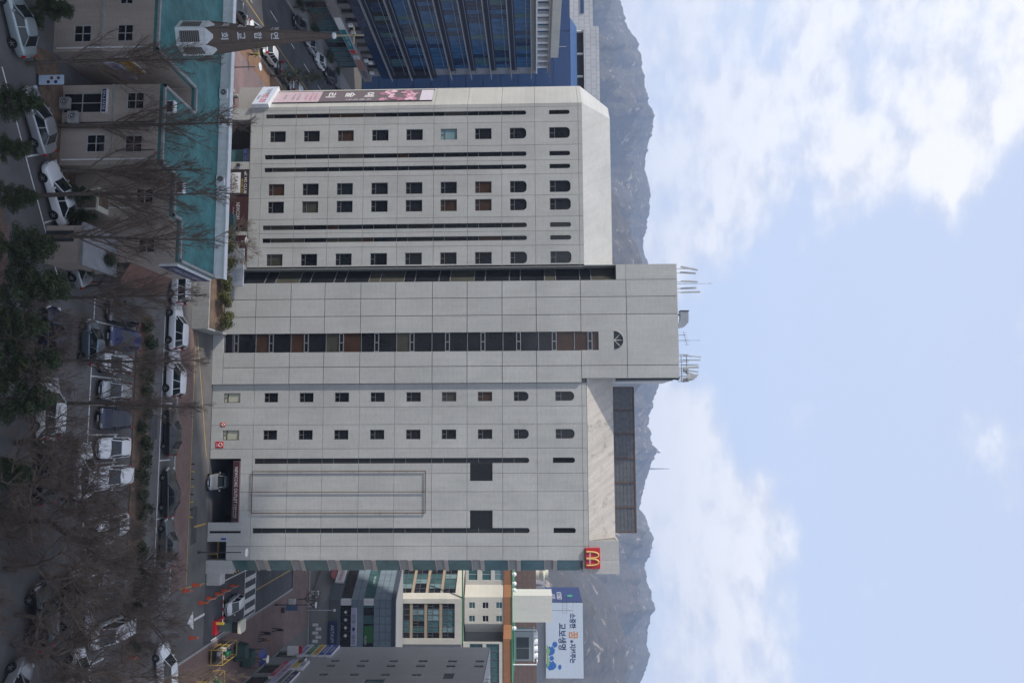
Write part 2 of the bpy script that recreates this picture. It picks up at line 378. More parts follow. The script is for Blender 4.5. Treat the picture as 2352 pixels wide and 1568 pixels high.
def signbox(fac, u0, u1, z0, z1, d0, d1, mat_, name, label, cat='sign', group=None, rim=white_p):
    """a sign standing off a wall: thing > face, casing"""
    c = fac.p((u0+u1)/2, z0, d1); t = thing(name, label, cat, c, group)
    bar(MB(), fac, u0, u1, z0, z1, d0+.02, d1).build('casing', rim, t)
    bar(MB(), fac, u0+.04, u1-.04, z0+.04, z1-.04, d0, d0+.018).build('face', mat_, t)
    return t

# ------------------------------------------------------------------ ground, roads, pavements
def sheet(name, x0, x1, y0, y1, z, mat_, kind=True):
    mb = MB(); mb.add([(x0,y0,z),(x1,y0,z),(x1,y1,z),(x0,y1,z)], [(0,1,2,3)]); return struct(name, mb, mat_)
sheet('ground', -6000, 6000, -3000, 9000, -.05, mat('dusty_ground', (.13, .12, .105), .95, var=.3, scale=.02))
sheet('car_park', -48.9, 60, 30, 87.9, 0, asphalt2)
sheet('street', -64.5, -48.9, 20, 420, .0, asphalt)
sheet('side_street', 16.3, 23.4, 87.9, 119.4, .004, asphalt)
def slab(name, x0, x1, y0, y1, mat_, h=.13, kerb=True):
    o = struct(name, MB().box(x0, x1, y0, y1, -.04, h), mat_)
    return o
slab('plaza_pavement', -46.0, -38, 70.2, 158, paver_p)
slab('street_pavement', -48.6, -46.03, 20, 158, paver_o, .128)
struct('street_kerb', MB().box(-48.9, -48.6, 20, 158, -.04, .14), concrete)
slab('far_pavement', -66.5, -62.5, 90, 158, mat('grey_pavers', (.21, .205, .2), .85, var=.2, scale=2), .13)
struct('far_kerb', MB().box(-62.5, -62.2, 90, 158, -.04, .14), concrete)
slab('pavement_by_store', -10.4, 15.9, 79.2, 82.6, paver_r, .12)
struct('pavement_kerb', MB().box(-10.4, 15.9, 78.95, 79.2, -.04, .13), concrete)
slab('corner_pavement', 23.5, 30.6, 70, 127.8, paver_r, .12)
struct('corner_kerb', MB().box(23.25, 23.5, 70, 119.4, -.04, .13), concrete)
slab('back_pavement', 15.8, 23.5, 119.45, 127.8, paver_r, .12)
struct('back_kerb', MB().box(15.8, 50, 127.8, 128.2, -.04, .26), concrete)
struct('lower_pavement', MB().box(-14, 40, 30, 52.4, -.04, .1), paver_r)
# painted markings
def stripes(name, rects, mat_, z=.006):
    mb = MB()
    for (x0, x1, y0, y1) in rects: mb.add([(x0,y0,z),(x1,y0,z),(x1,y1,z),(x0,y1,z)], [(0,1,2,3)])
    return struct(name, mb, mat_)
stripes('bay_markings', [(-11, 13, 75.9, 76.03), (-11, 26, 63.45, 63.57)]+[(x, x+.1, 63.57, 68.2) for x in (-11, -8.9, -6.7, -4.4, -2.1, .35, 2.7, 4.9, 7.1, 9.4, 11.7, 14, 16.4, 18.8)]
        + [(x, x+.1, 76.03, 78.2) for x in (-12.2, -7.7, -2.6, 2.9, 8.4, 13)], line_w)
mbl = MB()
def gline(mb, a, b, w, z=.006):
    a, b = Vector((*a, z)), Vector((*b, z)); n_ = (b-a).cross(Vector((0,0,1))).normalized()*w/2; mb.add([a-n_, b-n_, b+n_, a+n_], [(0,1,2,3)])
for a, b in (((-24.5, 50.7), (-11.0, 58.6)), ((-19.3, 53.8), (-20.4, 56.2)), ((-15.1, 56.2), (-16.2, 58.6)), ((-11.0, 58.6), (-11.6, 60.8))): gline(mbl, a, b, .12)
struct('parking_line', mbl, line_w)
mby = MB(); gline(mby, (-10.3, 83.1), (15.9, 83.1), .12); gline(mby, (-10, 83.5), (3.0, 87.0), .14); gline(mby, (10.2, 84.5), (10.2, 87.6), .2); gline(mby, (16.0, 81.5), (16.6, 87.8), .12)
gline(mby, (20.5, 104.1), (20.5, 119), .14, .010); gline(mby, (-53.7, 60), (-53.7, 158), .16); gline(mby, (-49.3, 60), (-49.3, 158), .12)
struct('yellow_markings', mby, line_y)
stripes('crossing_markings', [(17.3, 17.42, 93, 100), (17.3, 23.3, 100, 100.16), (17.3, 23.3, 103.8, 103.96), (17.3, 17.46, 100.16, 103.8), (23.1, 23.3, 90, 103.8)]
        + [(x, x+.55, 100.16, 103.8) for x in (18.3, 19.6, 20.9, 22.2)]+[(-57.2, -57.05, y, y+3) for y in (95, 103, 111, 119, 127, 135)], line_w, .010)
mba = MB(); z_ = .008
mba.add([(19.75,85.3,z_),(20.0,85.3,z_),(20.0,88.0,z_),(19.75,88.0,z_)], [(0,1,2,3)])
mba.add([(18.9,85.0,z_),(19.85,83.7,z_),(20.85,85.3,z_)], [(0,1,2)])
struct('arrow_marking', mba, line_w)
class Flat:
    """lying on the road, read from the near end"""
    def __init__(s, x, y, z): s.x, s.y, s.z = x, y, z
    def p(s, u, z, d=0): return Vector((s.x+u, s.y+z, s.z-d))
o = text('ONLY', 3.4, line_w, None, Flat(-55.6, 94.5, .006), 0, 0, 0, width=2.4, name='road_lettering'); tag(o, kind='structure')

# ------------------------------------------------------------------ the department store
S = thing('department_store', 'large white tiled department store with ribbon windows and taller centre tower', 'building', (-11, 92, 0))
ZR = [4.75, 8.65, 12.5, 16.55, 20.47, 24.62, 28.5, 32.4, 36.2, 41.15]
rng = random.Random(5)
holes = []
# left wing openings
LS = [(-36.2, -35.68), (-31.35, -30.8), (-29.83, -29.3), (-23.05, -22.5), (-21.55, -21.03)]
LW = [(-34.15, -32.85), (-27.9, -26.53), (-25.83, -24.47), (-19.72, -18.35)]
WZ = [(5.64, 7.48), (9.57, 11.43), (13.52, 15.37), (17.48, 19.39), (21.44, 23.34), (25.41, 27.28), (29.35, 31.24)]
gl_pick = lambda: rng.choice([glass_d]*9+[glass_o, glass_o, glass_b])
def strip(u0, u1, z0, z1, kinds, cut, rad=.26):
    poly = arch(u0, u1, z0, z1, rad); holes.append(poly); w = thing_part('ribbon_window', S)
    zs = [z0]+[c for c in cut if z0 < c < z1-.4]+[z1]
    for a, b in zip(zs[:-1], zs[1:]):
        pl = arch(u0, u1, a, b, rad) if b == z1 else rect(u0, u1, a, b)
        pane(FRONT, pl, .15, kinds(), w, 'pane')
    f = MB()
    for c in zs[1:-1]: bar(f, FRONT, u0, u1, c-.03, c+.03, .10, .148)
    link('mullion', f.mesh('mullion', frame_g), w)
def thing_part(name, parent):
    """an Empty part that groups panes"""
    o = bpy.data.objects.new(name, None); COL.objects.link(o); o.parent = parent
    if parent.parent is None: o.matrix_parent_inverse = Matrix.Translation(-parent.location)
    return o
cut = sorted([z-.05 for z in ZR]+[z+1.25 for z in ZR])
for (a, b) in LS:
    strip(a, b, 5.1, 35.23, gl_pick, cut)
    strip(a, b, 37.85, 40.2, lambda: glass_d, [])
for ci, (a, b) in enumerate(LW):
    for ri, (c, d) in enumerate(WZ):
        holes.append(rect(a, b, c, d)); gm = gl_pick()
        if ci == 0 and ri == 5: gm = glass_tl
        if ci in (1, 2) and ri == 6: gm = glass_b
        window(FRONT, rect(a, b, c, d), S, gm, frame_g)
    for (c, d) in ((33.33, 35.22), (37.84, 40.2)):
        pl = arch(a, b, c, d, .5); holes.append(pl); window(FRONT, pl, S, glass_d, frame_g)
# right wing openings
RZ = [(5.86, 7.4), (9.81, 11.38), (13.76, 15.35), (17.75, 19.34), (21.74, 23.35), (25.68, 27.29), (29.67, 31.27)]
for (a, b) in ((-4.0, -2.95), (.12, 1.18)):
    holes.append(rect(a, b, 1.33, 3.16)); window(FRONT, rect(a, b, 1.33, 3.16), S, frost, black, transom=.24)
    for (c, d) in RZ: holes.append(rect(a, b, c, d)); window(FRONT, rect(a, b, c, d), S, gl_pick(), frame_g, transom=.33)
    for (c, d) in ((33.65, 35.28), (38.22, 40.31)):
        pl = arch(a, b, c, d, .5); holes.append(pl); window(FRONT, pl, S, glass_d, frame_g, transom=.3)
louv = mat('dark_louvre_panel', (.03, .031, .033), .5, .2, var=.15)
for (a, b, bx) in ((3.22, 3.8, (3.8, 5.72)), (10.75, 11.31, (8.9, 10.75))):
    strip(a, b, 4.98, 35.3, lambda: louv, cut); strip(a, b, 37.9, 40.3, lambda: dark, [])
    f = MB()
    for k in range(14): bar(f, FRONT, a+.02, b-.02, 5.05+k*.14, 5.12+k*.14, .06, .13)
    f.build('louvre', louv, S)
    pl = rect(bx[0], bx[1], 28.82, 31.29); holes.append(pl); w = pane(FRONT, pl, .15, louv, S, 'louvre_panel')
    f = MB()
    for k in range(17): bar(f, FRONT, bx[0]+.02, bx[1]-.02, 28.9+k*.14, 28.96+k*.14, .08, .14)
    link('louvre', f.mesh('louvre', louv), w)
garage = rect(3.22, 10.15, -.5, 3.46); holes.append(garage)
slot = rect(11.05, 11.3, .2, 3.69); holes.append(slot); pane(FRONT, slot, .15, dark, S, 'slot_window')
door_h = rect(12.2, 14.98, -.5, 2.13); holes.append(door_h)
# wall panels: left wing, right wing
XL = [-37.0, -36.6, -34.8, -32.1, -30.3, -28.68, -26.22, -23.74, -22.07, -20.43, -18.0]
XR = [-4.95, -2.39, -.46, 2.18, 4.89, 6.87, 8.87, 12.68, 14.17]
for Xs, Z in ((XL, [3.4]+ZR+[41.6]), (XR, [0]+ZR+[41.68])):
    for a, b in zip(Xs[:-1], Xs[1:]):
        for c, d in zip(Z[:-1], Z[1:]): panel(FRONT, a, b, c, d, holes, S, tile_w)
panel(FRONT, 12.1, 14.17, 41.68, 44.92, [], S, tile_w); 
# tower (a hand proud of the wings)
TW = Fac((0, 87.72)); cg = rect(-10.57, -8.51, 1.3, 43.07)
half = [(-10.62+1.03+1.03*math.cos(t*math.pi/14), 44.74+1.03*math.sin(t*math.pi/14)) for t in range(15)]
th = [cg, half]
TZ = [1.2, 4.7]+ZR[1:]+[46.2, 51.8]
for c, d in zip(TZ[:-1], TZ[1:]):
    xs = [-16.36, -14.46, -12.49, -6.82, -4.95 if d < 42 else -5.4] if c > 41 else [-16.36, -14.46, -12.49, -10.57, None, -8.51, -6.82, -4.95]
    for a, b in zip(xs[:-1], xs[1:]):
        if a is None or b is None: continue
        panel(TW, a, b, c, d, th, S, tile_w, gap=.03 if not (a == -10.57) else .03)
panel(TW, -12.49, -4.95, -.4, 1.2, [], S, tile_w)
# strip above the corner glazing, up to the tower top
panel(TW, -18.1, -16.36, 46.2, 51.8, [], S, tile_w); panel(TW, -18.1, -16.36, 45.1, 46.2, [], S, tile_w)
# core volumes behind the panels
cb_ = MB()
cb_.box(-36.9, -18.0, 88.21, 116, 3.42, 41.5); cb_.box(-16.36, -5.45, 88.0, 99, .1, 51.7)
cb_.box(-18.0, -16.36, 89.6, 99, .1, 51.7); cb_.box(-18.05, -16.36, 88.0, 89.6, 45.4, 51.7)
cb_.box(-5.45, -4.95, 88.21, 99, .1, 41.6)
cb_.box(-4.95, 3.1, 88.21, 116, .1, 41.6); cb_.box(10.2, 12.15, 88.21, 116, 0, 41.6); cb_.box(3.1, 10.2, 88.21, 116, 3.5, 41.6); cb_.box(12.15, 14.1, 88.21, 116, 2.2, 44.8)
cb_.box(-36.5, 14.1, 90.6, 116, 41.4, 44.7)
cb_.build('building_core', core_dark, S)
tw = MB(); tw.box(-5.45, -5.38, 87.9, 99, 41.6, 51.8); tw.box(-18.12, -18.05, 87.92, 99, 41.6, 51.8); tw.box(-18.1, -5.4, 87.74, 99, 51.72, 51.85)
tw.build('tower_side_wall', tile_w, S)
# garage interior and corner entrance
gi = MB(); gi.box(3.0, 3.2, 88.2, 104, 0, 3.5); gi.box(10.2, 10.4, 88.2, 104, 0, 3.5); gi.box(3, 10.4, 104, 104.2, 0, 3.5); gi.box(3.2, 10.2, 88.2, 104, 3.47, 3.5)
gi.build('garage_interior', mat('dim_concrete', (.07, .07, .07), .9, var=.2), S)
sheet('garage_floor', 3.2, 10.2, 87.9, 104, .004, asphalt)
en = MB(); en.box(12.1, 12.2, 88.2, 92, 0, 2.2); en.box(15, 15.2, 89.3, 92, 0, 2.2); en.box(12.1, 15.2, 92, 92.2, 0, 2.2); en.box(12.2, 15, 88.2, 92, 2.14, 2.2)
en.build('entrance_lobby', mat('dark_green_tile', (.02, .05, .045), .4, var=.2), S)
hr = MB(); hr.tube([(12.3, 88.6, 1.0), (14.9, 88.6, 1.0)], .03, 6); hr.tube([(13.6, 88.6, .0), (13.6, 88.6, 1.0)], .03, 6); hr.build('entrance_rail', yel_p, S)
# central glazing of the tower
cgp = thing_part('stair_glazing', S)
zs = [1.3]; k = 0
z0 = 2.35
f = MB()
prev = 1.3
while z0 < 42.4:
    vz0, vz1 = z0, z0+.45
    seg = [(prev, (prev+vz0)/2+.25), ((prev+vz0)/2+.25, vz0)]
    for a, b in seg:
        if b-a > .3:
            gm = rng.choice([glass_d]*4+[glass_b, glass_o]) if 14 < z0 < 30 else rng.choice([glass_d, glass_b, glass_d]); pane(TW, rect(-10.57, -8.51, a, b), .16, gm, cgp, 'pane'); bar(f, TW, -10.57, -8.51, a-.03, a+.03, .10, .155)
    for (ua, ub) in ((-10.57, -9.54), (-9.54, -8.51)): pane(TW, rect(ua, ub, vz0, vz1), .15, glass_d, cgp, 'vent_pane')
    bar(f, TW, -10.57, -8.51, vz0-.04, vz0+.05, .06, .148); bar(f, TW, -10.57, -8.51, vz1-.05, vz1+.04, .06, .148)
    for u in (-10.55, -9.54, -8.53): bar(f, TW, u-.05, u+.05, vz0+.05, vz1-.05, .06, .148)
    prev = vz1; z0 += 3.955
for a, b in ((prev, prev+1.35), (prev+1.35, 43.07)):
    if b > a: pane(TW, rect(-10.57, -8.51, a, b), .16, glass_b, cgp, 'pane'); bar(f, TW, -10.57, -8.51, a-.03, a+.03, .10, .155)
link('mullion', f.mesh('mullion', steel), cgp)
hw = pane(TW, half, .15, glass_d, S, 'half_round_window'); f = MB()
for t in (45, 90, 135): f.tube([TW.p(-9.59, 44.78, .12), TW.p(-9.59+.98*math.cos(R(t)), 44.78+.98*math.sin(R(t)), .12)], .035, 5)
link('window_bar', f.mesh('window_bar', silver_txt), hw)
arc = MB(); arc.tube([TW.p(-9.59+1.08*math.cos(t*math.pi/16), 44.74+1.08*math.sin(t*math.pi/16), .02) for t in range(17)], .05, 5); link('window_surround', arc.mesh('window_surround', tile_w), hw)
# diagonal glazing between left wing and tower, under a sloping soffit
DG = Fac((-17.98, 89.55), math.atan2(-1.75, 1.62)); Ld = math.hypot(1.75, 1.62)
dg = thing_part('corner_glazing', S); z = 1.6; i = 0; f = MB()
zt = 45.1
while z < zt-.5:
    step = 1.25 if i % 2 == 0 else 2.7
    if z+step > zt-.8: step = zt-z
    pane(DG, rect(0, Ld, z, z+step), .0, rng.choice([glass_d]*3+[glass_o]), dg, 'pane'); bar(f, DG, 0, Ld, z-.04, z+.04, -.06, -.004); z += step; i += 1
link('mullion', f.mesh('mullion', steel), dg)
mb = MB(); mb.add([(-18.0, 89.6, 45.12), (-18.0, 87.75, 45.12), (-16.3, 87.75, 45.12)], [(0, 1, 2)]); mb.build('soffit', mat('grey_soffit', (.22, .2, .18), .8), S)
MB().box(-18.2, -17.97, 88.0, 89.6, 1.6, 41.6).build('wing_return', tile_w, S)
# banner corner of the left wing
CH = Fac((-40.6, 91.6), -math.pi/4); Lc = 3.6*math.sqrt(2)
for c, d in zip([3.4]+ZR, ZR+[41.6]): panel(CH, 0, Lc, c, d, [], S, tile_w)
MB().prism([(-40.45, 91.75), (-36.85, 88.15), (-36.85, 116), (-40.45, 116)], 3.42, 41.5).build('corner_core', core_dark, S)
# mansards
ms = MB(); b2 = 2.4; q = b2*math.sqrt(2)
xo = -37+q-b2
ms.add([(-37, 88, 41.6), (-18.1, 88, 41.6), (-18.1, 88+b2, 45), (xo, 88+b2, 45)], [(0, 1, 2, 3)])
ms.add([(-40.6, 91.6, 41.6), (-37, 88, 41.6), (xo, 88+b2, 45), (-40.6+b2, 91.6+(q-b2), 45)], [(0, 1, 2, 3)])
ms.add([(-40.6, 116, 41.6), (-40.6, 91.6, 41.6), (-40.6+b2, 91.6+q-b2, 45), (-40.6+b2, 116, 45)], [(0, 1, 2, 3)])
ms.add([(xo, 88+b2, 45), (-18.1, 88+b2, 45), (-18.1, 116, 45), (-40.6+b2, 116, 45), (-40.6+b2, 91.6+q-b2, 45)], [(0, 1, 2, 3, 4)])
ms.build('mansard_roof', tile_w, S)
mr_ = MB(); mr_.add([(-5.4, 88, 41.7), (12.1, 88, 41.7), (12.1, 90.1, 44.75), (-5.4, 90.1, 44.75)], [(0, 1, 2, 3)]); mr_.add([(-5.4, 90.1, 44.75), (12.1, 90.1, 44.75), (12.1, 116, 44.75), (-5.4, 116, 44.75)], [(0, 1, 2, 3)])
mr_.build('mansard_slope', tile_m, S)
# right corner block: solid above, diagonal glazing below
CG = Fac((14.17, 88.0), math.pi/4); Lg = 1.9
cgl = thing_part('corner_bay', S); z = 2.79
MB().prism([(14.12, 88.25), (15.45, 89.55), (15.45, 116), (14.12, 116)], 2.2, 40.9).build('corner_core', core_dark, S)
bm_ = MB(); k = 0
for zf in [2.79+3.94*i for i in range(10)]:
    z1 = min(zf+2.6, 40.7); pane(CG, rect(0.03, Lg-.03, zf, z1), .04, glass_t, cgl, 'pane')
    if z1 < 40.6:
        z2 = min(zf+3.5, 40.7); pane(CG, rect(.03, Lg-.03, z1, z2), .5, dark, cgl, 'vent_opening')
        bar(bm_, CG, .0, Lg, z1-.05, z1+.05, -.03, .4); bar(bm_, CG, .0, Lg, z2, min(zf+3.94, 40.75), -.03, .4)
        bar(bm_, CG, Lg-.6, Lg-.35, z1+.05, z2, .2, .42)
link('bay_band', bm_.mesh('bay_band', mat('beige_metal_band', (.36, .32, .29), .5, .1)), cgl)
MB().box(14.12, 14.2, 88.02, 88.24, 2.2, 41.1).build('corner_mullion', frame_g, S)
cbk = MB(); cbk.prism([(14.17, 88.0), (15.6, 88.0), (15.6, 116), (14.17, 116)], 41.0, 44.92); cbk.prism([(12.1, 88.2), (14.2, 88.2), (14.2, 116), (12.1, 116)], 44.7, 44.9)
cbk.build('corner_block', tile_w, S)
MB().box(14.2, 15.62, 88.0, 89.3, -.2, 2.79).build('corner_pier', tile_w, S)
# roof screen of ribbed sheets between rusty posts
sc = thing_part('roof_screen', S)
xs = [-4.6, -1.95, .78, 3.5, 6.2, 8.95, 11.75]
shm = mat('grey_ribbed_sheet', (.125, .13, .14), .5, .3, var=.2, dirt=.2)
for a, b in zip(xs[:-1], xs[1:]):
    mb = MB()
    for k in range(6):
        u = a+.08+(b-a-.16)*k/6; w = (b-a-.16)/6
        for j, zq in enumerate((44.4, 44.85, 45.3, 45.75, 46.2, 46.65)): pass
    for j in range(6):
        zq = 44.75+j*.41; mb.box(a+.06, b-.06, 92.0, 92.06, zq, zq+.36); mb.box(a+.06, b-.06, 92.03, 92.06, zq+.36, zq+.41)
    mb.build('screen_panel', shm, sc)
for x in xs: MB().box(x-.06, x+.06, 91.9, 92.1, 44.7, 47.3).build('screen_post', rust, sc)
MB().box(-4.6, 11.75, 91.95, 92.1, 47.22, 47.36).build('screen_rail', rust, sc)
# empty sign frame on the right wing
sf = thing('sign_frame', 'thin rusty empty sign frame fixed to the white wall above the garage', 'sign frame', (6.9, 87.9, 4.8))
for (a, b, c, d) in ((4.6, 4.68, 4.8, 24.0), (6.84, 6.9, 4.86, 23.94), (9.1, 9.18, 4.8, 24.0), (4.68, 9.1, 4.8, 4.88), (4.68, 9.1, 23.92, 24.0)): MB().box(a, b, 87.82, 87.9, c, d).build('frame_bar', rust, sf)
for z in (7, 10, 13, 16, 19, 22):
    for x in (4.64, 9.14): MB().box(x-.03, x+.03, 87.9, 88.0, z, z+.06).build('bracket', rust, sf)
# ground floor of the left wing: recessed shop fronts behind piers
gf = MB(); gf.box(-36.9, -18.2, 90.4, 116, 0, 3.4); gf.build('shop_recess', mat('dim_brown_shop', (.05, .04, .035), .8), S)
for (a, b) in ((-37.0, -35.6), (-30.6, -29.7), (-22.4, -21.6), (-19, -18.2)): MB().box(a, b, 88.05, 89.2, .1, 3.42).build('pier', tile_w, S)
MB().box(-36.9, -18.1, 88.1, 90.4, 3.3, 3.41).build('shop_soffit', tile_w, S)
c_ = MB(); c_.box(-32.4, -30.65, 89.0, 90.4, 0, 3.2); c_.build('kiosk_glass', glass_t, S)
lamp = MB(); lamp.box(-30.35, -30.05, 87.8, 88.04, 1.9, 2.25); lamp.tube([(-30.2, 88.0, 2.3), (-30.2, 87.85, 2.6), (-30.2, 87.9, 2.25)], .02, 5); lamp.build('wall_lamp', dsteel, S)
# side entrance pavilion beside the left corner
pv = MB(); pv.box(-41.5, -37.1, 92.5, 96, .1, 3.3); pv.build('side_entrance_wall', tile_w, S)
# red notices, water dispenser sign on the lower wall
for (u, z, w, h, lb) in ((1.35, .55, .7, .9, 'red no smoking notice on the white wall beside the garage'), (-.75, 1.0, .45, .6, 'small orange no smoking notice between two cream panes')):
    t = signbox(FRONT, u, u+w, z, z+h, -.05, -.002, red_p if w > .5 else orange_p, 'notice', lb, 'notice', rim=red_p)
    mb = MB(); mb.tube([FRONT.p(u+w/2+.2*math.cos(k*math.pi/6)*w/.7, z+h*.64+.2*math.sin(k*math.pi/6)*w/.7, -.065) for k in range(13)], .035, 5); mb.build('emblem', white_p, t)
    text('금연', h*.2, white_p, t, FRONT, u+w/2, z+h*.2, -.06)
t = signbox(FRONT, 11.75, 12.05, 1.5, 2.2, -.06, -.002, blue_p, 'notice', 'small blue and white plate on the white wall by the entrance', 'notice')
# ------------------------------------------------------------------ signs on the store
# garage sign
t = signbox(FRONT, 3.5, 10.12, 2.66, 3.42, -.12, .18, maroon_p, 'garage_sign', 'long maroon sign board lettered NEWCORE OUTLET over the garage opening', rim=mat('mauve_trim', (.22, .14, .16), .5))
text('NEWCORE OUTLET', .36, silver_txt, t, FRONT, 6.1, 3.04, -.14, width=3.9); text('평촌사거리점', .22, silver_txt, t, FRONT, 9.0, 3.1, -.14, width=1.25)
text('NEWCORE OUTLET', .08, silver_txt, t, FRONT, 9.0, 2.86, -.14, width=1.2); MB().box(8.22, 8.25, 87.86, 87.88, 2.85, 3.25).build('divider', silver_txt, t)
# shop boards of the left wing
t = signbox(FRONT, -29.55, -26.6, .9, 3.28, -.06, .2, mat('black_brown_board', (.03, .02, .016), .6), 'shop_sign', 'dark shop board with white CLUB lettering and a framed poster under the left wing', rim=maroon_p)
text('eK MS CLUB', .34, silver_txt, t, FRONT, -28.1, 2.98, -.08, width=2.6, bold=.01); text('봄상품 30%', .22, yel_p, t, FRONT, -27.7, 2.6, -.08, width=1.7)
pst = MB(); bar(pst, FRONT, -29.3, -26.9, 1.05, 2.4, -.09, -.065); pst.build('poster', white_p, t); text('SALE', .5, maroon_p, t, FRONT, -28.1, 1.85, -.1, width=1.6); text('NEW', .28, navy_p, t, FRONT, -28.1, 1.3, -.1, width=1.4)
for (a, b, c, d, lb) in ((-26.5, -23.0, .9, 3.28, 'maroon NEWCORE shop board next to the black CLUB board'), (-21.95, -18.55, 1.2, 3.22, 'maroon NEWCORE shop board nearest the tower behind the lamp')):
    t = signbox(FRONT, a, b, c, d, -.06, .2, maroon_p, 'shop_sign', lb, rim=maroon_p)
    text('NEWCORE', .42, silver_txt, t, FRONT, (a+b)/2, c+(d-c)*.55, -.08, width=2.0); text('OUTLET', .12, silver_txt, t, FRONT, (a+b)/2, c+(d-c)*.33, -.08, width=1.0)
t = signbox(Fac((0, 89.0)), -32.4, -30.6, 2.35, 2.85, -.2, -.01, blue_p, 'bank_sign', 'blue bank sign over the green kiosk under the left wing')
text('IBK 기업은행', .22, white_p, t, Fac((0, 89.0)), -31.5, 2.6, -.22, width=1.4)
# red sign with golden arches on the right corner
t = signbox(FRONT, 12.85, 15.0, 41.28, 42.85, -.35, -.002, red_p, 'arches_sign', 'red square sign with golden arches high on the right corner of the store', rim=red_p)
am = MB()
for s_ in (-1, 1):
    pts = []
    for k in range(17):
        a = math.pi*k/16; xx = 13.93+s_*.37+.34*math.cos(a); zq = 41.70+.98*math.sin(a)**.75 if 0 < k < 16 else 41.38
        pts.append(FRONT.p(xx, zq, -.40))
    am.tube(pts, .075, 8)
am.build('golden_arches', mat('golden_plastic', (.75, .52, .16), .4, var=.05), t); text('맥도날드', .2, white_p, t, FRONT, 13.93, 41.75, -.5, width=1.2, bold=.02)
# tall banner on the diagonal corner
def uv(fac, *a): return fac
B = thing('banner', 'tall pink and grey vertical banner with flower picture on the left corner', 'banner', CH.p(2.4, 5.5, -.1))
u0, u1 = .7, 3.9
pinkb = mat('pale_pink_cloth', (.46, .36, .40), .7, var=.1); greyb = mat('purple_grey_cloth', (.13, .105, .12), .7, var=.08); palb = mat('pale_lilac_cloth', (.55, .5, .57), .7, var=.06)
def fb(name, z0, z1, mm, d=-.1): bar(MB(), CH, u0, u1, z0, z1, d, d+.03).build(name, mm, B)
fb('banner_lower', 5.6, 10.9, pinkb); fb('banner_middle', 10.9, 17.9, greyb); fb('banner_flower_field', 17.9, 22.8, greyb); fb('banner_top', 22.8, 24.2, palb)
fl = MB(); r2 = random.Random(3); pk = [mat('pink_petal', (.46, .24, .3), .7, var=.3, scale=3), mat('rose_petal', (.33, .15, .2), .7, var=.3, scale=3), mat('pale_petal', (.62, .42, .5), .7, var=.2, scale=3)]
for i in range(46):
    cu0, cz0, rr = r2.uniform(u0+.3, u1-.3), r2.choice((r2.gauss(18.9, .5), r2.gauss(21.5, .5))), r2.uniform(.12, .42)
    cz0 = min(22.4, max(18.2, cz0)); rr = min(rr, cu0-u0-.02, u1-cu0-.02)
    fl.add([CH.p(cu0+rr*math.cos(k*math.pi/5)*(1+.2*(k % 2)), cz0+rr*math.sin(k*math.pi/5), -.104-.0015*i) for k in range(10)], [tuple(range(10))], i % 3)
fl.build('flower_print', pk, B)
for ch, z in (('예', 16.7), ('술', 14.4), ('리', 12.1)): text(ch, 1.15, white_p, B, CH, 1.9, z, -.115, width=1.4, bold=.015)
text('아\n메\n리\n칸', 3.0, white_p, B, CH, 3.35, 15.6, -.115, width=.4)
for z, w in ((10.3, 1.8), (9.8, 2.2), (9.2, 1.5), (8.3, 2.0), (7.7, 1.7), (6.7, 1.4)): text('오픈 기념 행사', .3, mat('rose_print', (.42, .1, .2), .7, var=0) if z > 9 else mat('grey_print', (.2, .17, .2), .7, var=0), B, CH, 2.3, z, -.115, width=w)
bb = MB(); bar(bb, CH, u0-.06, u0, 5.5, 24.3, -.13, -.02); bar(bb, CH, u1, u1+.06, 5.5, 24.3, -.13, -.02); bb.build('banner_rail', dsteel, B)
t = signbox(CH, -.1, Lc+.05, 3.5, 5.45, -.5, -.02, mat('pale_blue_sign_face', (.48, .53, .62), .5, var=.1), 'corner_sign', 'pale blue sign board with red lettering below the tall pink banner')
text('상담 공증', .8, red_p, t, CH, 3.5, 4.55, -.52, width=2.4, bold=.01); text('드림가정', .6, navy_p, t, CH, 1.4, 4.6, -.52, width=1.7); text('TOSSINC', .22, navy_p, t, CH, 3.2, 3.85, -.52, width=1.4)

# ------------------------------------------------------------------ roof plant on the tower
ant_m = mat('pale_antenna_radome', (.42, .42, .40), .5, var=.1)
def antenna(x, y, z, h, tilt, lab, r=.09, group='sector antennas on the tower roof'):
    t = thing('sector_antenna', lab, 'antenna', (x, y, z), group); t_ = R(tilt)
    d = Vector((math.sin(t_), 0, math.cos(t_)))
    MB().tube([(x, y, z), (x, y, z+h*.55), Vector((x, y, z+h*.55))+d*.3], .035, 6).build('mast', steel, t)
    c = Vector((x, y-.12, z+.55+h*.45)); MB().obox(c, Vector((math.cos(t_), 0, -math.sin(t_)))*r, (0, .07, 0), d*(h*.42)).build('radome', ant_m, t)
    MB().tube([c-d*h*.2, Vector((x, y, c.z-h*.2))], .03, 5).build('bracket', dsteel, t)
for k, (x, h, tl) in enumerate(((-17.7, 2.3, 12), (-17.25, 2.1, 4), (-16.2, 2.2, 3), (-15.5, 2.1, -2), (-15.0, 2.5, -1))): antenna(x, 88.6+.3*(k % 2), 51.8, h, tl, 'pale sector antenna on a short mast at the left end of the tower roof', group='antennas at the left end of the tower roof')
for k, (x, h, tl, r_) in enumerate(((-7.8, 2.3, -6, .05), (-7.4, 2.3, 0, .06), (-6.9, 2.1, 0, .06), (-6.55, 2.0, 2, .12), (-6.2, 2.0, -8, .07), (-5.95, 1.9, -20, .08), (-5.65, 1.9, 6, .1), (-5.4, 1.8, 12, .12), (-5.2, 1.6, 14, .1))): antenna(x, 88.4+.35*(k % 3), 51.8, h, -tl, 'sector antenna crowded on the rack at the right end of the tower roof', r_, group='antennas at the right end of the tower roof')
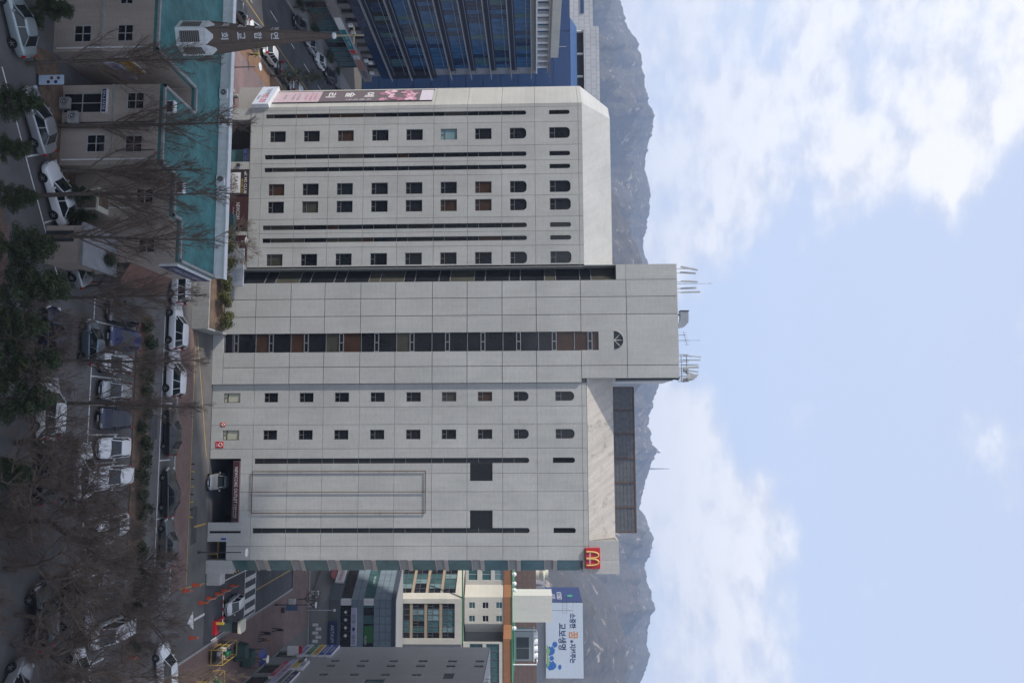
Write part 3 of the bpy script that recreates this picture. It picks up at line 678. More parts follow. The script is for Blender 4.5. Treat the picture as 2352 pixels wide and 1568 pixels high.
rk = thing('antenna_rack', 'rusty pipe rack carrying the antennas at the tower roof corner', 'rack', (-6.6, 88.6, 51.8))
for z in (52.2, 52.8): MB().tube([(-8.0, 88.4, z), (-5.0, 88.4, z)], .035, 5).build('rack_rail', rust, rk)
for x in (-8.0, -7.2, -6.4, -5.6, -5.0): MB().tube([(x, 88.4, 51.8), (x, 88.4, 53.0)], .03, 5).build('rack_post', rust, rk)
for (x, h, lb) in ((-16.0, 4.2, 'tall thin whip aerial among the left antennas of the tower'), (-12.3, 1.2, 'short whip aerial left of the roof duct'), (-9.6, 2.6, 'thin whip aerial right of the roof duct')):
    o = MB().tube([(x, 88.7, 51.8), (x, 88.7, 51.8+h*.55), (x, 88.7, 51.8+h)], [.03, .02, .01], 5).tube([(x-.12, 88.7, 51.8+h*.9), (x+.12, 88.7, 51.8+h*.97)], .012, 4).build('whip_aerial', dsteel); tag(o, lb, 'aerial')
t = thing('tv_aerial', 'small comb-like television aerial on the tower roof', 'aerial', (-10.2, 88.7, 51.8))
MB().tube([(-10.2, 88.7, 51.8), (-10.2, 88.7, 52.8)], .025, 5).build('mast', dsteel, t); MB().tube([(-10.6, 88.7, 52.6), (-9.0, 88.7, 52.95)], .02, 5).build('boom', dsteel, t)
for k in range(6): MB().tube([(-10.5+.27*k, 88.7, 52.3+.06*k), (-10.5+.27*k, 88.7, 52.95+.06*k)], .012, 4).build('element', dsteel, t)
t = thing('roof_duct', 'bent galvanised ventilation duct standing on the tower roof', 'duct', (-12.0, 89, 51.8))
pts = [(-11.3, 51.8)]+[(-11.3-.55*(1-math.cos(a))-.0, 52.2+.75*math.sin(a)) for a in (0, .4, .8, 1.2, 1.57)]
mb = MB(); prof_o = [(-11.0, 51.8), (-11.0, 52.0), (-11.15, 52.7), (-11.6, 53.15), (-12.2, 53.2), (-12.9, 53.2)]; prof_i = [(-11.55, 51.8), (-11.55, 51.95), (-11.6, 52.1), (-11.75, 52.25), (-12.2, 52.3), (-12.9, 52.3)]
for i in range(5):
    a, b, c, d = prof_o[i], prof_o[i+1], prof_i[i+1], prof_i[i]
    v = [(p[0], y, p[1]) for y in (88.6, 89.5) for p in (a, b, c, d)]; mb.add(v, [(0,1,2,3),(7,6,5,4),(0,4,5,1),(2,6,7,3)]+([(1,5,6,2)] if i == 4 else [])+([(0,3,7,4)] if i == 0 else []))
mb.build('duct_body', steel, t); MB().box(-12.98, -12.86, 88.55, 89.55, 52.25, 53.25).build('duct_flange', dsteel, t); MB().box(-12.6, -12.5, 88.8, 88.9, 51.8, 52.32).box(-12.6, -12.5, 89.2, 89.3, 51.8, 52.32).build('duct_leg', rust, t)
tag(MB().tube([(-5.3, 88.2, 44.9), (-5.3, 88.2, 51.4), (-5.25, 88.15, 51.75), (-5.5, 88.2, 51.95)], .09, 8).tube([(-5.15, 88.4, 44.9), (-5.15, 88.4, 51.2)], .05, 6).build('cable_bundle', black), 'black cable bundle climbing the right side of the tower', 'cable')

# ------------------------------------------------------------------ planter and hedges before the tower
pl = thing('planter', 'pale stepped planter wall with hedges in front of the tower', 'planter', (-15, 84, 0))
MB().box(-19.8, -10.5, 82.0, 82.25, 0, 1.75).build('front_wall', concrete, pl); MB().box(-10.75, -10.5, 82.25, 87.7, 0, 1.45).build('side_wall', concrete, pl); MB().box(-23.5, -10.8, 82.25, 86.8, 0, 1.5).build('soil', soil, pl)
MB().box(-20.2, -15.9, 86.85, 87.15, 0, 3.45).build('parapet', mat('pale_blue_grey_paint', (.33, .36, .4), .6, dirt=.2), pl)
MB().box(-24, -20.3, 86.3, 87.2, .1, 2.35).build('teal_hoarding', mat('dark_teal_sheet', (.015, .05, .06), .5), pl)

# ------------------------------------------------------------------ church
C = thing('church', 'beige tiled church hall with flat teal roof and white parapet', 'church', (-24, 62, 0))
def cwall(fac, u0, u1, z0, z1, wins, wm=frame_c, name='wall', top=8.0, mat_=None):
    hs = [rect(a, b, c, d) for (a, b, c, d, *_) in wins]
    mb = panel_mb(fac, rect(u0, u1, z0, z1), hs, 0, .25); mb.build(name, mat_ or tile_ch, C)
    for w in wins:
        pl_ = rect(*w[:4]); window(fac, pl_, C, w[4] if len(w) > 4 else glass_d, wm, d=.1, transom=.5, cols=2, fw_=.07)
cwall(Fac((0, 56.1)), -40, -28.2, 0, 7.6, [(-30.3, -28.95, 1.5, 2.85), (-30.3, -28.95, 4.8, 6.05), (-33.6, -32.4, 1.9, 2.9), (-33.6, -31.9, 4.9, 5.9, glass_d)])
cwall(Fac((-28.2, 56.1), math.pi/2), .25, 6.75, 0, 7.6, [])
cwall(Fac((0, 62.9)), -28.2, -26.2, 0, 7.6, [(-27.9, -26.6, .1, 2.3)])
cwall(Fac((0, 57.5)), -26.2, -19.9, 0, 7.6, [(-25.6, -24.25, 5.05, 6.4), (-22.2, -20.85, 5.05, 6.4), (-22.3, -20.9, 2.1, 3.55), (-25.6, -24.0, .1, 3.1, dark)])
MB().box(-26.2, -25.95, 57.75, 62.9, 0, 7.6).build('wall', tile_ch, C); MB().box(-20.15, -19.9, 57.75, 59.8, 0, 7.6).build('wall', tile_ch, C); MB().box(-16.75, -16.5, 60.05, 61.2, 0, 7.6).build('wall', tile_ch, C)
cwall(Fac((0, 59.8)), -19.9, -16.5, 0, 7.6, [(-18.75, -17.4, 4.9, 6.3)])
cwall(Fac((0, 61.2)), -16.5, -13.2, 0, 7.6, [(-15.2, -13.95, 4.55, 5.9)])
cwall(Fac((-13.2, 61.2), math.pi/2), .25, 7.25, 0, 7.6, [])
roofp = [(-40, 56.1), (-28.2, 56.1), (-28.2, 62.9), (-26.2, 62.9), (-26.2, 57.5), (-19.9, 57.5), (-19.9, 59.8), (-16.5, 59.8), (-16.5, 61.2), (-13.2, 61.2), (-13.2, 68.5), (-40, 68.5)]
ins = [(-40, 56.3), (-28.4, 56.3), (-28.4, 63.1), (-26.0, 63.1), (-26.0, 57.7), (-20.1, 57.7), (-20.1, 60), (-16.7, 60), (-16.7, 61.4), (-13.5, 61.4), (-13.5, 68.2), (-40, 68.2)]
rf = MB().prism(roofp, 7.6, 7.85).build('roof', teal_roof, C)
ed = MB(); n_ = len(roofp)
for i in range(1, n_-1):
    a, b = Vector((*roofp[i], 0)), Vector((*roofp[(i+1) % n_], 0))
    if i == n_-1: continue
    d = (b-a).normalized(); nrm = Vector((d.y, -d.x, 0)); h = .16
    c = (a+b)/2+Vector((0, 0, 7.93)); ed.obox(c-nrm*.11, (b-a)/2-d*.0, nrm*.11, (0, 0, h/2))
ed.obox(((-34.1), 56.21, 7.93), (5.9, 0, 0), (0, .11, 0), (0, 0, .08))
ed.build('roof_edging', concrete, C)
MB().box(-40, -13.2, 68.1, 68.5, 7.85, 8.75).box(-40, -13.1, 67.95, 68.62, 8.75, 8.85).build('parapet', white_p, C)
for x in (-33.5, -27, -20.5): MB().tube([(x, 67.6, 7.9), (x, 67.6, 8.3)], .1, 8).build('roof_vent', steel, C)
for (x, y, z0, z1) in ((-28.45, 56.0, .3, 7.4), (-20.3, 57.4, .3, 7.3), (-17.2, 59.7, .3, 5.3)): MB().tube([(x, y, z0), (x, y, z1)], .06, 6).build('drain_pipe', white_p, C)
sg = signbox(Fac((-13.2, 61.2), math.pi/2), .6, 7.3, 6.0, 7.5, -.25, -.02, navy_p, 'church_sign', 'navy church sign with pale lettering on the right side wall of the hall')
text('대한예수교장로회 연합교회', .6, white_p, sg, Fac((-13.2, 61.2), math.pi/2), 4.0, 6.75, -.27, width=5.6)
SW = Fac((-28.2, 56.1), math.pi/2)
DF = Fac((0, 57.5)); sg = signbox(DF, -25.8, -23.9, 3.25, 3.65, -.3, -.01, navy_p, 'door_sign', 'blue sign over the dark church doorway between the air conditioners'); text('만나식당', .24, white_p, sg, DF, -24.85, 3.45, -.32, width=1.5)
for (x, z, h_) in ((-23.2, 0.4, 7), (-21.0, 4.4, 3.0)): MB().tube([(x, 57.42, z), (x, 57.42, min(7.4, z+h_))], .035, 5).build('cable_pipe', dsteel, C)
MB().box(-40, -28.2, 55.98, 56.1, 3.6, 3.75).box(-26.2, -19.9, 57.4, 57.5, 3.95, 4.08).build('string_course', concrete, C)
sg = signbox(SW, .8, 3.6, 4.3, 5.3, -.15, -.02, yel_p, 'wall_sign', 'yellow sign with red lettering on the side wall of the church'); text('어린이집', .5, red_p, sg, SW, 2.2, 4.8, -.17, width=2.1)
sg = signbox(SW, 1.6, 4.6, 3.0, 4.1, -.15, -.02, lav_p, 'wall_sign', 'pale lavender sign below the yellow sign on the church'); text('아기 사랑', .5, navy_p, sg, SW, 3.1, 3.55, -.17, width=2.0)
# steeple
ST = thing('steeple', 'brown pointed church steeple with white belfry and cross on the teal roof', 'steeple', (-31.2, 60.2, 7.85))
def hexa(r, z, n=6, a0=.35): return [Vector((-31.2+r*math.cos(a0+2*math.pi*k/n), 60.2+r*math.sin(a0+2*math.pi*k/n), z)) for k in range(n)]
spm = mat('brown_spire_metal', (.155, .115, .092), .5, .2, var=.12, dirt=.15)
h0, h1 = hexa(1.35, 7.85), hexa(1.3, 10.2)
mb = MB(); mb.add(h0+h1, [(k, (k+1) % 6, 6+(k+1) % 6, 6+k) for k in range(6)]+[tuple(range(6, 12))]); mb.build('belfry', white_p, ST)
for k in range(6):
    a, b, c, d = h0[k], h0[(k+1) % 6], h1[(k+1) % 6], h1[k]; nrm = ((b-a).cross(d-a)).normalized()
    q = lambda s_, t_: (a*(1-s_)+b*s_)*(1-t_)+(d*(1-s_)+c*s_)*t_
    mb = MB(); mb.add([q(.18, .14)+nrm*.02, q(.82, .14)+nrm*.02, q(.82, .8)+nrm*.02, q(.18, .8)+nrm*.02], [(0, 1, 2, 3)]); lv = mb.build('louvre', mat('dark_louvre', (.09, .08, .075), .6), ST)
    lm = MB()
    for j in range(9):
        tt = .18+j*.07; p0, p1 = q(.19, tt), q(.81, tt); lm.obox((p0+p1)/2+nrm*.05, (p1-p0)/2, nrm*.03, (0, 0, .02))
    link('slat', lm.mesh('slat', mat('grey_slat', (.24, .22, .2), .6)), lv)
    gm = MB(); mid = (d+c)/2; gm.add([d+nrm*.03, c+nrm*.03, mid+Vector((0, 0, .75))-nrm*.12, d-nrm*.3, c-nrm*.3], [(0, 1, 2), (1, 4, 2), (3, 0, 2)]); gm.build('gable', white_p, ST)
lv_ = [hexa(1.28, 10.15), hexa(.85, 13.5), hexa(.5, 16.6), hexa(.16, 20.0)]
mb = MB(); vsx = [p for l_ in lv_ for p in l_]; mb.add(vsx, [(i*6+k, i*6+(k+1) % 6, (i+1)*6+(k+1) % 6, (i+1)*6+k) for i in range(3) for k in range(6)]+[tuple(range(18, 24))]); mb.build('spire', spm, ST)
rb = MB()
for k in range(6): rb.tube([l_[k] for l_ in lv_], .04, 5)
for z in [10.5+.85*i for i in range(11)]:
    r_ = 1.28+(z-10.15)*(-1.12/9.85); hh = hexa(r_+.005, z); rb.tube(hh+[hh[0]], .018, 4)
rb.build('spire_seam', mat('dark_seam', (.1, .075, .06), .5), ST)
MB().lathe((-31.2, 60.2, 20.0), [(.16, 0), (.26, .1), (.22, .28), (.1, .34)], 10).build('finial', white_p, ST)
cr = MB(); cr.box(-31.25, -31.15, 60.15, 60.25, 20.3, 22.55); cr.obox((-31.2, 60.2, 21.75), Vector((.72, .0, 0)), (0, .05, 0), (0, 0, .06)); cr.build('cross', mat('pale_gold_metal', (.5, .44, .3), .4, .3), ST)
for k in (3, 4):        # lettering down two faces
    a, b = lv_[0][k], lv_[0][(k+1) % 6]; ang = math.atan2((b-a).y, (b-a).x); 
    for ch, z in (('연', 15.6), ('합', 14.3), ('교', 13.0), ('회', 11.7)):
        f_ = (z-10.15)/9.85; mid = (a+b)/2*(1-f_)+(lv_[3][k]+lv_[3][(k+1) % 6])/2*f_
        text(ch, .62, white_p, ST, Fac((mid.x, mid.y), ang), 0, z, -.09, width=.55, bold=.02)
# air conditioner units along the parapet
def ac_unit(x, y, z, lab, cab=white_p):
    t = thing('air_conditioner', lab, 'air conditioner', (x, y, z), 'air conditioner units on the church')
    MB().box(x-.45, x+.45, y-.17, y+.17, z+.08, z+.82).build('cabinet', cab, t)
    fm = MB(); fm.add([(x-.1+.27*math.cos(2*math.pi*k/16), y-.18, z+.45+.27*math.sin(2*math.pi*k/16)) for k in range(16)], [tuple(range(16))]); g_ = fm.build('fan_opening', dsteel, t)
    gr = MB(); gr.tube([(x-.1+.2*math.cos(2*math.pi*k/12), y-.19, z+.45+.2*math.sin(2*math.pi*k/12)) for k in range(13)], .012, 4); gr.lathe((x-.1, y-.19, z+.45), [(.05, -.05), (.05, .05)], 8); link('fan_guard', gr.mesh('fan_guard', white_p), g_)
    MB().box(x-.4, x-.34, y-.15, y+.15, z, z+.08).box(x+.34, x+.4, y-.15, y+.15, z, z+.08).build('foot', dsteel, t)
for (x, lb) in ((-29.9, 'left of the three large air conditioner units before the white parapet'), (-27.3, 'middle one of the three large air conditioner units before the white parapet'), (-21.9, 'right of the three large air conditioner units before the white parapet')): ac_unit(x, 67.9, 7.85, lb)
ac_unit(-24.6, 57.1, 0.1, 'air conditioner unit on the ground at the church wall', concrete); ac_unit(-23.4, 56.9, .9, 'air conditioner unit on a stand by the church lower window', concrete)
for (x, y, lb) in ((-24.6, 58.2, 'small black grilled unit on the front edge of the teal roof'), (-18.9, 60.3, 'small white unit on the teal roof edge behind the bare tree')):
    t = thing('roof_unit', lb, 'roof unit', (x, y, 7.85)); MB().box(x-.5, x+.5, y-.2, y+.25, 7.85, 8.5).build('cabinet', white_p, t); MB().box(x-.42, x+.42, y-.23, y-.2, 7.95, 8.4).build('grille', dsteel, t)
# low annexes before the church
an = thing('annex', 'low grey flat-roofed annex at the right front of the church', 'annex', (-14.5, 59, 0))
MB().box(-15.0, -12.2, 56.6, 61.0, 0, 2.75).build('wall', tile_ch, an); MB().box(-15.2, -12.0, 56.4, 61.15, 2.75, 2.95).build('roof', mat('grey_roof_sheet', (.26, .26, .27), .6, dirt=.2), an); MB().box(-14.6, -13.8, 56.5, 56.6, .05, 2.1).build('door', dsteel, an)
an = thing('entrance_porch', 'small cream porch roof with rusty leaves by the church wall', 'porch', (-17.2, 59, 0))
MB().box(-18.4, -16.6, 58.2, 59.75, 2.7, 2.85).build('roof', cream_p, an); MB().box(-18.3, -18.2, 58.3, 58.4, 0, 2.7).box(-16.8, -16.7, 58.3, 58.4, 0, 2.7).build('post', cream_p, an); MB().box(-18.2, -17.0, 58.3, 59.6, 2.85, 2.9).build('leaf_litter', soil, an)
an = thing('lean_to', 'brown lean-to roof along the right side wall of the church', 'lean-to', (-12.3, 65, 0))
mb = MB(); mb.add([(-13.18, 61.3, 4.05), (-11.6, 61.3, 3.1), (-11.6, 68.4, 3.1), (-13.18, 68.4, 4.05), (-13.18, 61.3, 3.97), (-11.6, 61.3, 3.02), (-11.6, 68.4, 3.02), (-13.18, 68.4, 3.97)], [(0,1,2,3),(7,6,5,4),(0,4,5,1),(1,5,6,2),(2,6,7,3)]); mb.build('roof', mat('brown_roof_sheet', (.17, .085, .065), .6, var=.15, dirt=.1), an)
for y in (61.5, 64.8, 68.1): MB().box(-11.75, -11.65, y, y+.1, 0, 3.05).build('post', rust, an)
# planting strip with fallen leaves in front of the church
struct('planting_bed', MB().prism([(-27.5, 53.6), (-20, 56.6), (-12.2, 60.2), (-12.2, 60.6), (-19.9, 59.6), (-26, 57.4), (-28, 56.0)], -.04, .1), soil)
t = thing('menu_banner', 'pale blue leaning banner with round food pictures by the silver car', 'banner', (-24.6, 54.6, 0)); BF = Fac((-25.6, 54.4), .1)
bar(MB(), BF, 0, .7, .15, 2.0, 0, .03).build('cloth', mat('pale_blue_cloth', (.42, .5, .62), .6), t); bar(MB(), BF, -.05, .75, 0, .15, -.1, .2).build('foot', dsteel, t)
for k, (u, z) in enumerate(((.22, 1.6), (.5, 1.4), (.22, 1.1), (.5, .85))): MB().add([BF.p(u+.13*math.cos(a*math.pi/5), z+.13*math.sin(a*math.pi/5), -.005) for a in range(10)], [tuple(range(10))]).build('food_print', [rust, navy_p, leaf_b, maroon_p][k], t)
# ------------------------------------------------------------------ glass office on the left
OG = thing('glass_office', 'blue glass office block with pale horizontal fins across the street', 'building', (-80, 120, 0))
GF = Fac((-65.37, 0), math.pi/2); rng = random.Random(11)
MB().box(-98, -65.9, 96, 142.9, 5.6, 36.7).build('core', core_dark, OG); MB().box(-98, -67.5, 96, 142.5, .1, 5.6).build('ground_floor_core', dark, OG)
FL = [9.5+3.75*k for k in range(8)]
for k in range(7):
    z0 = FL[k]
    for j in range(24):
        y0 = 108+j*1.36
        if y0+1.36 > 140.2: continue
        pane(GF, rect(y0+.03, y0+1.33, z0+1.15, z0+3.7), .05, rng.choice([glass_bp]*5+[glass_bl]*4+[glass_t]) if k > 0 else rng.choice([glass_bl]*3+[glass_t, glass_d]), OG, 'pane')
    bar(MB(), GF, 100, 140.3, z0+.2, z0+1.13, .02, .06).build('spandrel', mat('dark_blue_spandrel', (.012, .016, .035), .35, var=.2, spec=.25), OG)
fin_m = mat('pale_grey_fin', (.34, .34, .36), .45, .2, var=.08); fin_d = mat('thin_grey_rail', (.24, .25, .29), .4, .4, var=.05)
for k in range(8):
    z0 = FL[k]-.05
    bar(MB(), GF, 100, 141.6, z0, z0+.15, -.45, .1).build('fin', fin_m, OG)
    MB().prism([(-64.92, 141.6), (-65.1, 143.6), (-65.5, 143.6), (-65.5, 141.6)], z0, z0+.15).build('fin_tip', fin_m, OG)
    for dz in (.95, -.75):
        if 9.3 < z0+dz < 36.6:
            MB().tube([GF.p(100, z0+dz, -.35), GF.p(139.5, z0+dz, -.35), GF.p(140.9, z0+dz, -.25), GF.p(141.8, z0+dz, .2), GF.p(142.2, z0+dz, .8)], .05, 6).build('rail', fin_d, OG)
MB().box(-70, -65.4, 140.2, 143.1, 9.4, 18).build('dark_end', mat('near_black_panel', (.012, .012, .015), .4), OG); MB().box(-70, -66.2, 140.2, 142.4, 18, 36.7).build('end_wall', glass_bl, OG)
for j in range(6): bar(MB(), GF, 140.3, 142.3, FL[j+1]+1.6, FL[j+1]+3.2, .5, .8).build('end_panel', fin_m, OG)
# podium: shop glazing, sign fascia, window row
for j in range(19):
    y0 = 104+j*1.9; pane(GF, rect(y0+.05, y0+1.85, .3, 4.1), 1.2, rng.choice([glass_t, glass_t, glass_d, glass_tl]), OG, 'shop_pane'); bar(MB(), GF, y0-.05, y0+.05, .15, 4.15, 1.1, 1.25).build('shop_mullion', fin_d, OG)
bar(MB(), GF, 100, 143.4, 4.2, 5.65, -.35, .6).build('fascia', mat('warm_grey_fascia', (.24, .215, .205), .5, var=.08), OG)
bar(MB(), GF, 100, 143.2, 7.6, 9.3, .1, .4).build('podium_band', glass_bl, OG)
for j in range(13):
    y0 = 104+j*2.8; pane(GF, rect(y0, y0+1.5, 5.75, 7.5), .45, rng.choice([glass_d, glass_d, glass_o]), OG, 'window'); bar(MB(), GF, y0+1.5, y0+2.8, 5.66, 7.58, .2, .5).build('pier', mat('taupe_panel', (.15, .14, .135), .6), OG)
for (a, b, mm, tx, tm) in ((119.5, 123.2, white_p, '', navy_p), (123.3, 130.2, mat('teal_sign_face', (.0, .17, .2), .4), '약국 의원', white_p), (130.3, 131.6, red_p, '', white_p)):
    sb = signbox(GF, a, b, 4.4, 5.45, -.5, -.36, mm, 'fascia_sign', {119.5: 'white sign on the office fascia at the left', 123.3: 'long teal sign on the office fascia', 130.3: 'small red sign ending the teal one on the office fascia'}[a])
    if tx: text(tx, .5, tm, sb, GF, (a+b)/2, 4.92, -.52, width=4)
sb = signbox(GF, 132.6, 133.8, 4.5, 5.5, -.55, -.36, mat('pale_square_sign', (.5, .56, .6), .5), 'fascia_sign', 'small pale square sign with a black mark on the office fascia'); text('卜', .7, black, sb, GF, 133.2, 5.0, -.57)
for tx, a, b, mm, lb in (('오렌지팩토리', 134.0, 138.4, mat('orange_letters', (.6, .12, .03), .5, var=0), 'row of orange letters on the office fascia'), ('꿈꾸는나무', 138.6, 141.6, navy_p, 'row of dark letters on the office fascia')): tag(text(tx, .75, mm, None, GF, (a+b)/2, 4.95, -.37, width=b-a, bold=.02, name='fascia_lettering', ext=.02), lb, 'lettering')
for (y, z) in ((122, 6.1), (124.5, 6.0), (134.6, 6.0), (135.4, 6.6), (139.5, 6.0)): MB().box(-65.35, -65.0, y, y+.8, z, z+.7).build('cooling_unit', white_p, OG)
# top: pale frame, roof slab
for j in range(18):
    y0 = 100+j*2.3; MB().box(-66.2, -65.5, y0, y0+.75, 36.85, 38.7).build('frame_post', white_p, OG); pane(GF, rect(y0+.75, y0+2.3, 37.0, 38.4), .7, glass_bp if j % 3 else fin_d, OG, 'pane')
MB().box(-98, -65.3, 99, 141.8, 36.6, 36.86).box(-98, -65.3, 99, 141.5, 38.7, 38.95).build('frame_beam', white_p, OG); MB().box(-98, -66.5, 99, 141, 36.86, 38.7).build('attic_core', glass_bl, OG)
MB().box(-98, -64.6, 98, 141.9, 38.95, 39.15).build('roof_slab', mat('taupe_soffit', (.2, .18, .17), .7), OG); MB().box(-98, -65.6, 98, 136, 39.15, 40.6).build('roof_parapet', tile_c, OG)
MB().box(-66.2, -66.12, 133, 133.08, 40.6, 41.9).build('roof_pole', steel, OG)
# blue tower behind
BT = thing('blue_tower', 'dark blue clad tower with pale gridded crown behind the glass office', 'building', (-75, 165, 0)); BF_ = Fac((0, 160))
bluem = mat('blue_metal_panel', (.025, .058, .15), .35, .2, var=.1, scale=.6)
for i in range(12):
    for (a, b) in ((-98, -83), (-83, -68), (-68, -50)): panel(BF_, a, b, i*3.66, i*3.66+3.66, [], BT, bluem, gap=.05)
MB().box(-98, -50, 160.25, 190, 0, 44).build('core', core_dark, BT)
mb = MB(); mb.add([(-86, 160, 43.95), (-50, 160, 43.95), (-50, 161.4, 45.4), (-84.5, 161.4, 45.4)], [(0, 1, 2, 3)]); mb.add([(-86, 175, 43.95), (-86, 160, 43.95), (-84.5, 161.4, 45.4), (-84.5, 175, 45.4)], [(0, 1, 2, 3)]); mb.build('sloped_cornice', mat('lighter_blue_panel', (.05, .11, .24), .35, .2, var=.08), BT)
MB().box(-84.5, -50, 163.5, 190, 45.3, 47).build('recess', mat('dark_grey_recess', (.05, .05, .06), .7), BT)
for x in (-84, -79, -74, -69, -64): MB().lathe((x, 162.3, 45.3), [(.25, 0), (.25, 1.6)], 12).build('column', white_p, BT)
MB().box(-84.6, -50, 161.2, 190, 46.85, 50.1).build('crown', tile_l, BT); MB().box(-98, -84.7, 163, 190, 44, 49).build('crown_side', tile_l, BT)
MB().box(-98, -88.5, 162.8, 163, 46.4, 47.1).build('crown_stripe', bluem, BT)

# ------------------------------------------------------------------ tiled building on the right edge
T = thing('tiled_building', 'grey mosaic tiled block with small slit windows and signs at the right edge', 'building', (36, 103, 0))
TF = Fac((30.67, 0), -math.pi/2)
tw_ = []
for k in range(6):
    for j, yc in enumerate((109.4, 107.2, 103.5)):
        if j == 2 and k > 3: continue
        tw_.append(rect(-yc-.45, -yc+.45, 8.45+3.93*k-(.0 if k < 5 else .3), 9.65+3.93*k-(0 if k < 5 else .3)))
gw = rect(-101.9, -98.5, 14.8, 17.3); dw = rect(-104.2, -101.9, 24.3, 25.6)
panel_mb(TF, rect(-116.1, -80, 3.2, 29.3), tw_+[gw, dw], 0, .3).build('wall', tile_g, T)
panel_mb(TF, rect(-116.1, -80, .05, 3.2), [rect(-114, -111, .1, 2.6), rect(-108, -104, .1, 2.7), rect(-103, -97, .1, 2.7)], 0, .3).build('shop_wall', concrete, T)
for w in tw_: window(TF, w, T, glass_d, frame_g, d=.2, transom=.5)
window(TF, gw, T, glass_t, frame_g, d=.2, transom=0, cols=3); pane(TF, dw, .1, mat('dark_grey_patch', (.07, .07, .075), .6), T, 'blind_panel')
for (a, b) in ((-114, -111), (-108, -104), (-103, -97)): pane(TF, rect(a, b, .1, 2.7), .25, glass_d, T, 'shop_pane')
MB().box(31.0, 46, 80, 115.9, 0, 29.1).build('core', core_dark, T); MB().box(30.67, 46, 80, 116.1, 29.3, 29.42).build('roof', concrete, T)
panel_mb(Fac((46, 116.1), math.pi), rect(0, 15.3, .05, 29.3), [], 0, .2).build('back_wall', tile_g, T)
mb = MB()
for y in (100, 101.2, 102.4, 103.6): mb.tube([(31.2, y, 29.4), (31.2, y, 30.1)], .03, 5)
mb.tube([(31.2, 100, 30.1), (31.2, 103.6, 30.1)], .03, 5); mb.tube([(31.2, 100, 29.75), (31.2, 103.6, 29.75)], .025, 5); mb.build('roof_railing', rust, T)
tq = mat('turquoise_sign_face', (.02, .2, .12), .45, var=.4, scale=.5)
for (y0, y1, z0, z1, mm, tx, tm, lb) in (
    (110.7, 116.0, 3.5, 4.4, lav_p, '속편한 의원', navy_p, 'lowest white sign of the five stacked on the tiled building'),
    (111.0, 115.8, 4.5, 5.35, tq, '한의원', yel_p, 'green and blue sign second from below on the tiled building'),
    (110.9, 115.9, 5.45, 6.25, yel_p, '치과의원', red_p, 'orange yellow sign in the middle of the stack on the tiled building'),
    (110.8, 115.9, 6.4, 7.15, blue_p, '피부과의원', white_p, 'blue sign with pale lettering second from top on the tiled building'),
    (110.8, 115.9, 7.3, 8.15, blue_p, '정형외과', white_p, 'topmost blue sign of the stack on the tiled building'),
    (107.4, 109.7, 4.6, 5.2, maroon_p, '호프', white_p, 'short maroon sign beside the stacked signs'),
    (105.0, 108.4, 4.5, 5.2, yel_p, '', red_p, 'plain yellow sign left of the small white sign on the tiled building'),
    (104.9, 108.3, 5.3, 6.0, white_p, '노래방', navy_p, 'small white sign above the yellow sign on the tiled building'),
    (101.5, 108.0, 2.75, 3.5, mat('pink_sign_face', (.5, .08, .14), .5), '오픈 세일 할인', white_p, 'long pink sign above the shop windows at the right'),
    (99.0, 108.6, 3.55, 4.4, lav_p, '부동산', red_p, 'long pale grey sign above the pink one at the right'),
    (98.0, 104.0, 4.5, 5.2, concrete, '미용실', navy_p, 'grey sign above the long pale one at the right edge'),
    (97.0, 103.5, 5.3, 6.1, navy_p, '당구장', white_p, 'navy sign with pale lettering at the right edge')):
    sb = signbox(TF, -y1, -y0, z0, z1, -.35, -.01, mm, 'shop_sign', lb, 'sign')
    if tx: text(tx, (z1-z0)*.5, tm, sb, TF, -(y0+y1)/2, (z0+z1)/2, -.37, width=(y1-y0)*.55, bold=.01)
sb = thing('blade_sign', 'white blade sign with red top sticking out of the tiled building', 'sign', (30.2, 111.5, 2)); MB().box(29.4, 30.6, 111.4, 111.7, 2.0, 3.6).build('panel', white_p, sb); MB().box(29.35, 30.62, 111.38, 111.72, 3.6, 4.0).build('top_panel', red_p, sb)

# ------------------------------------------------------------------ curtain walled shop building
Q = thing('shop_building', 'grey blue panelled shop building with ground floor cosmetics shop', 'building', (28, 133, 0)); rng = random.Random(8)
pb = mat('blue_grey_glass_panel', (.20, .25, .29), .2, var=.12, scale=.5, spec=.5); pbd = mat('slate_fascia', (.10, .125, .14), .35, var=.12)
QA = math.atan2(-5.1, 3.4); QL = Fac((20.0, 139.35), QA); Llen = math.hypot(6.9, 10.35); QFr = Fac((26.9, 129), 0)
for fac, u0, u1, st in ((QFr, 0, 11, 1.15), (QL, 0, Llen, 1.25)):
    bar(MB(), fac, u0, u1, 3.1, 4.95, .02, .3).build('fascia', pbd, Q)
    n_ = int((u1-u0)/st)
    for j in range(n_):
        a = u0+j*(u1-u0)/n_; b = a+(u1-u0)/n_
        pane(fac, rect(a+.02, b-.02, .15, 3.1), .6, rng.choice([glass_d, glass_d, dark]), Q, 'shop_pane')
        pane(fac, rect(a+.02, b-.02, 5.0, 6.65), .12, glass_d, Q, 'window')
        pane(fac, rect(a+.02, b-.02, 8.65, 10.25), .12, rng.choice([glass_d, glass_t, glass_t]), Q, 'window')
        for (z0, z1) in ((6.7, 7.65), (7.7, 8.6)): bar(MB(), fac, a+.02, b-.02, z0, z1, .0, .1).build('cladding_panel', pb, Q)
        for z0 in (10.3, 11.25, 12.2): bar(MB(), fac, a+.025, b-.025, z0, z0+.9, .0, .1).build('cladding_panel', pb, Q)
    bar(MB(), fac, u0, u1, 13.1, 13.75, -.1, .4).build('cornice', mat('dark_blue_grey_trim', (.06, .075, .1), .5), Q)
MB().prism([(27.1, 129.3), (38, 129.3), (38, 137.5), (22, 137.5)], .05, 13.5).build('core', core_dark, Q)
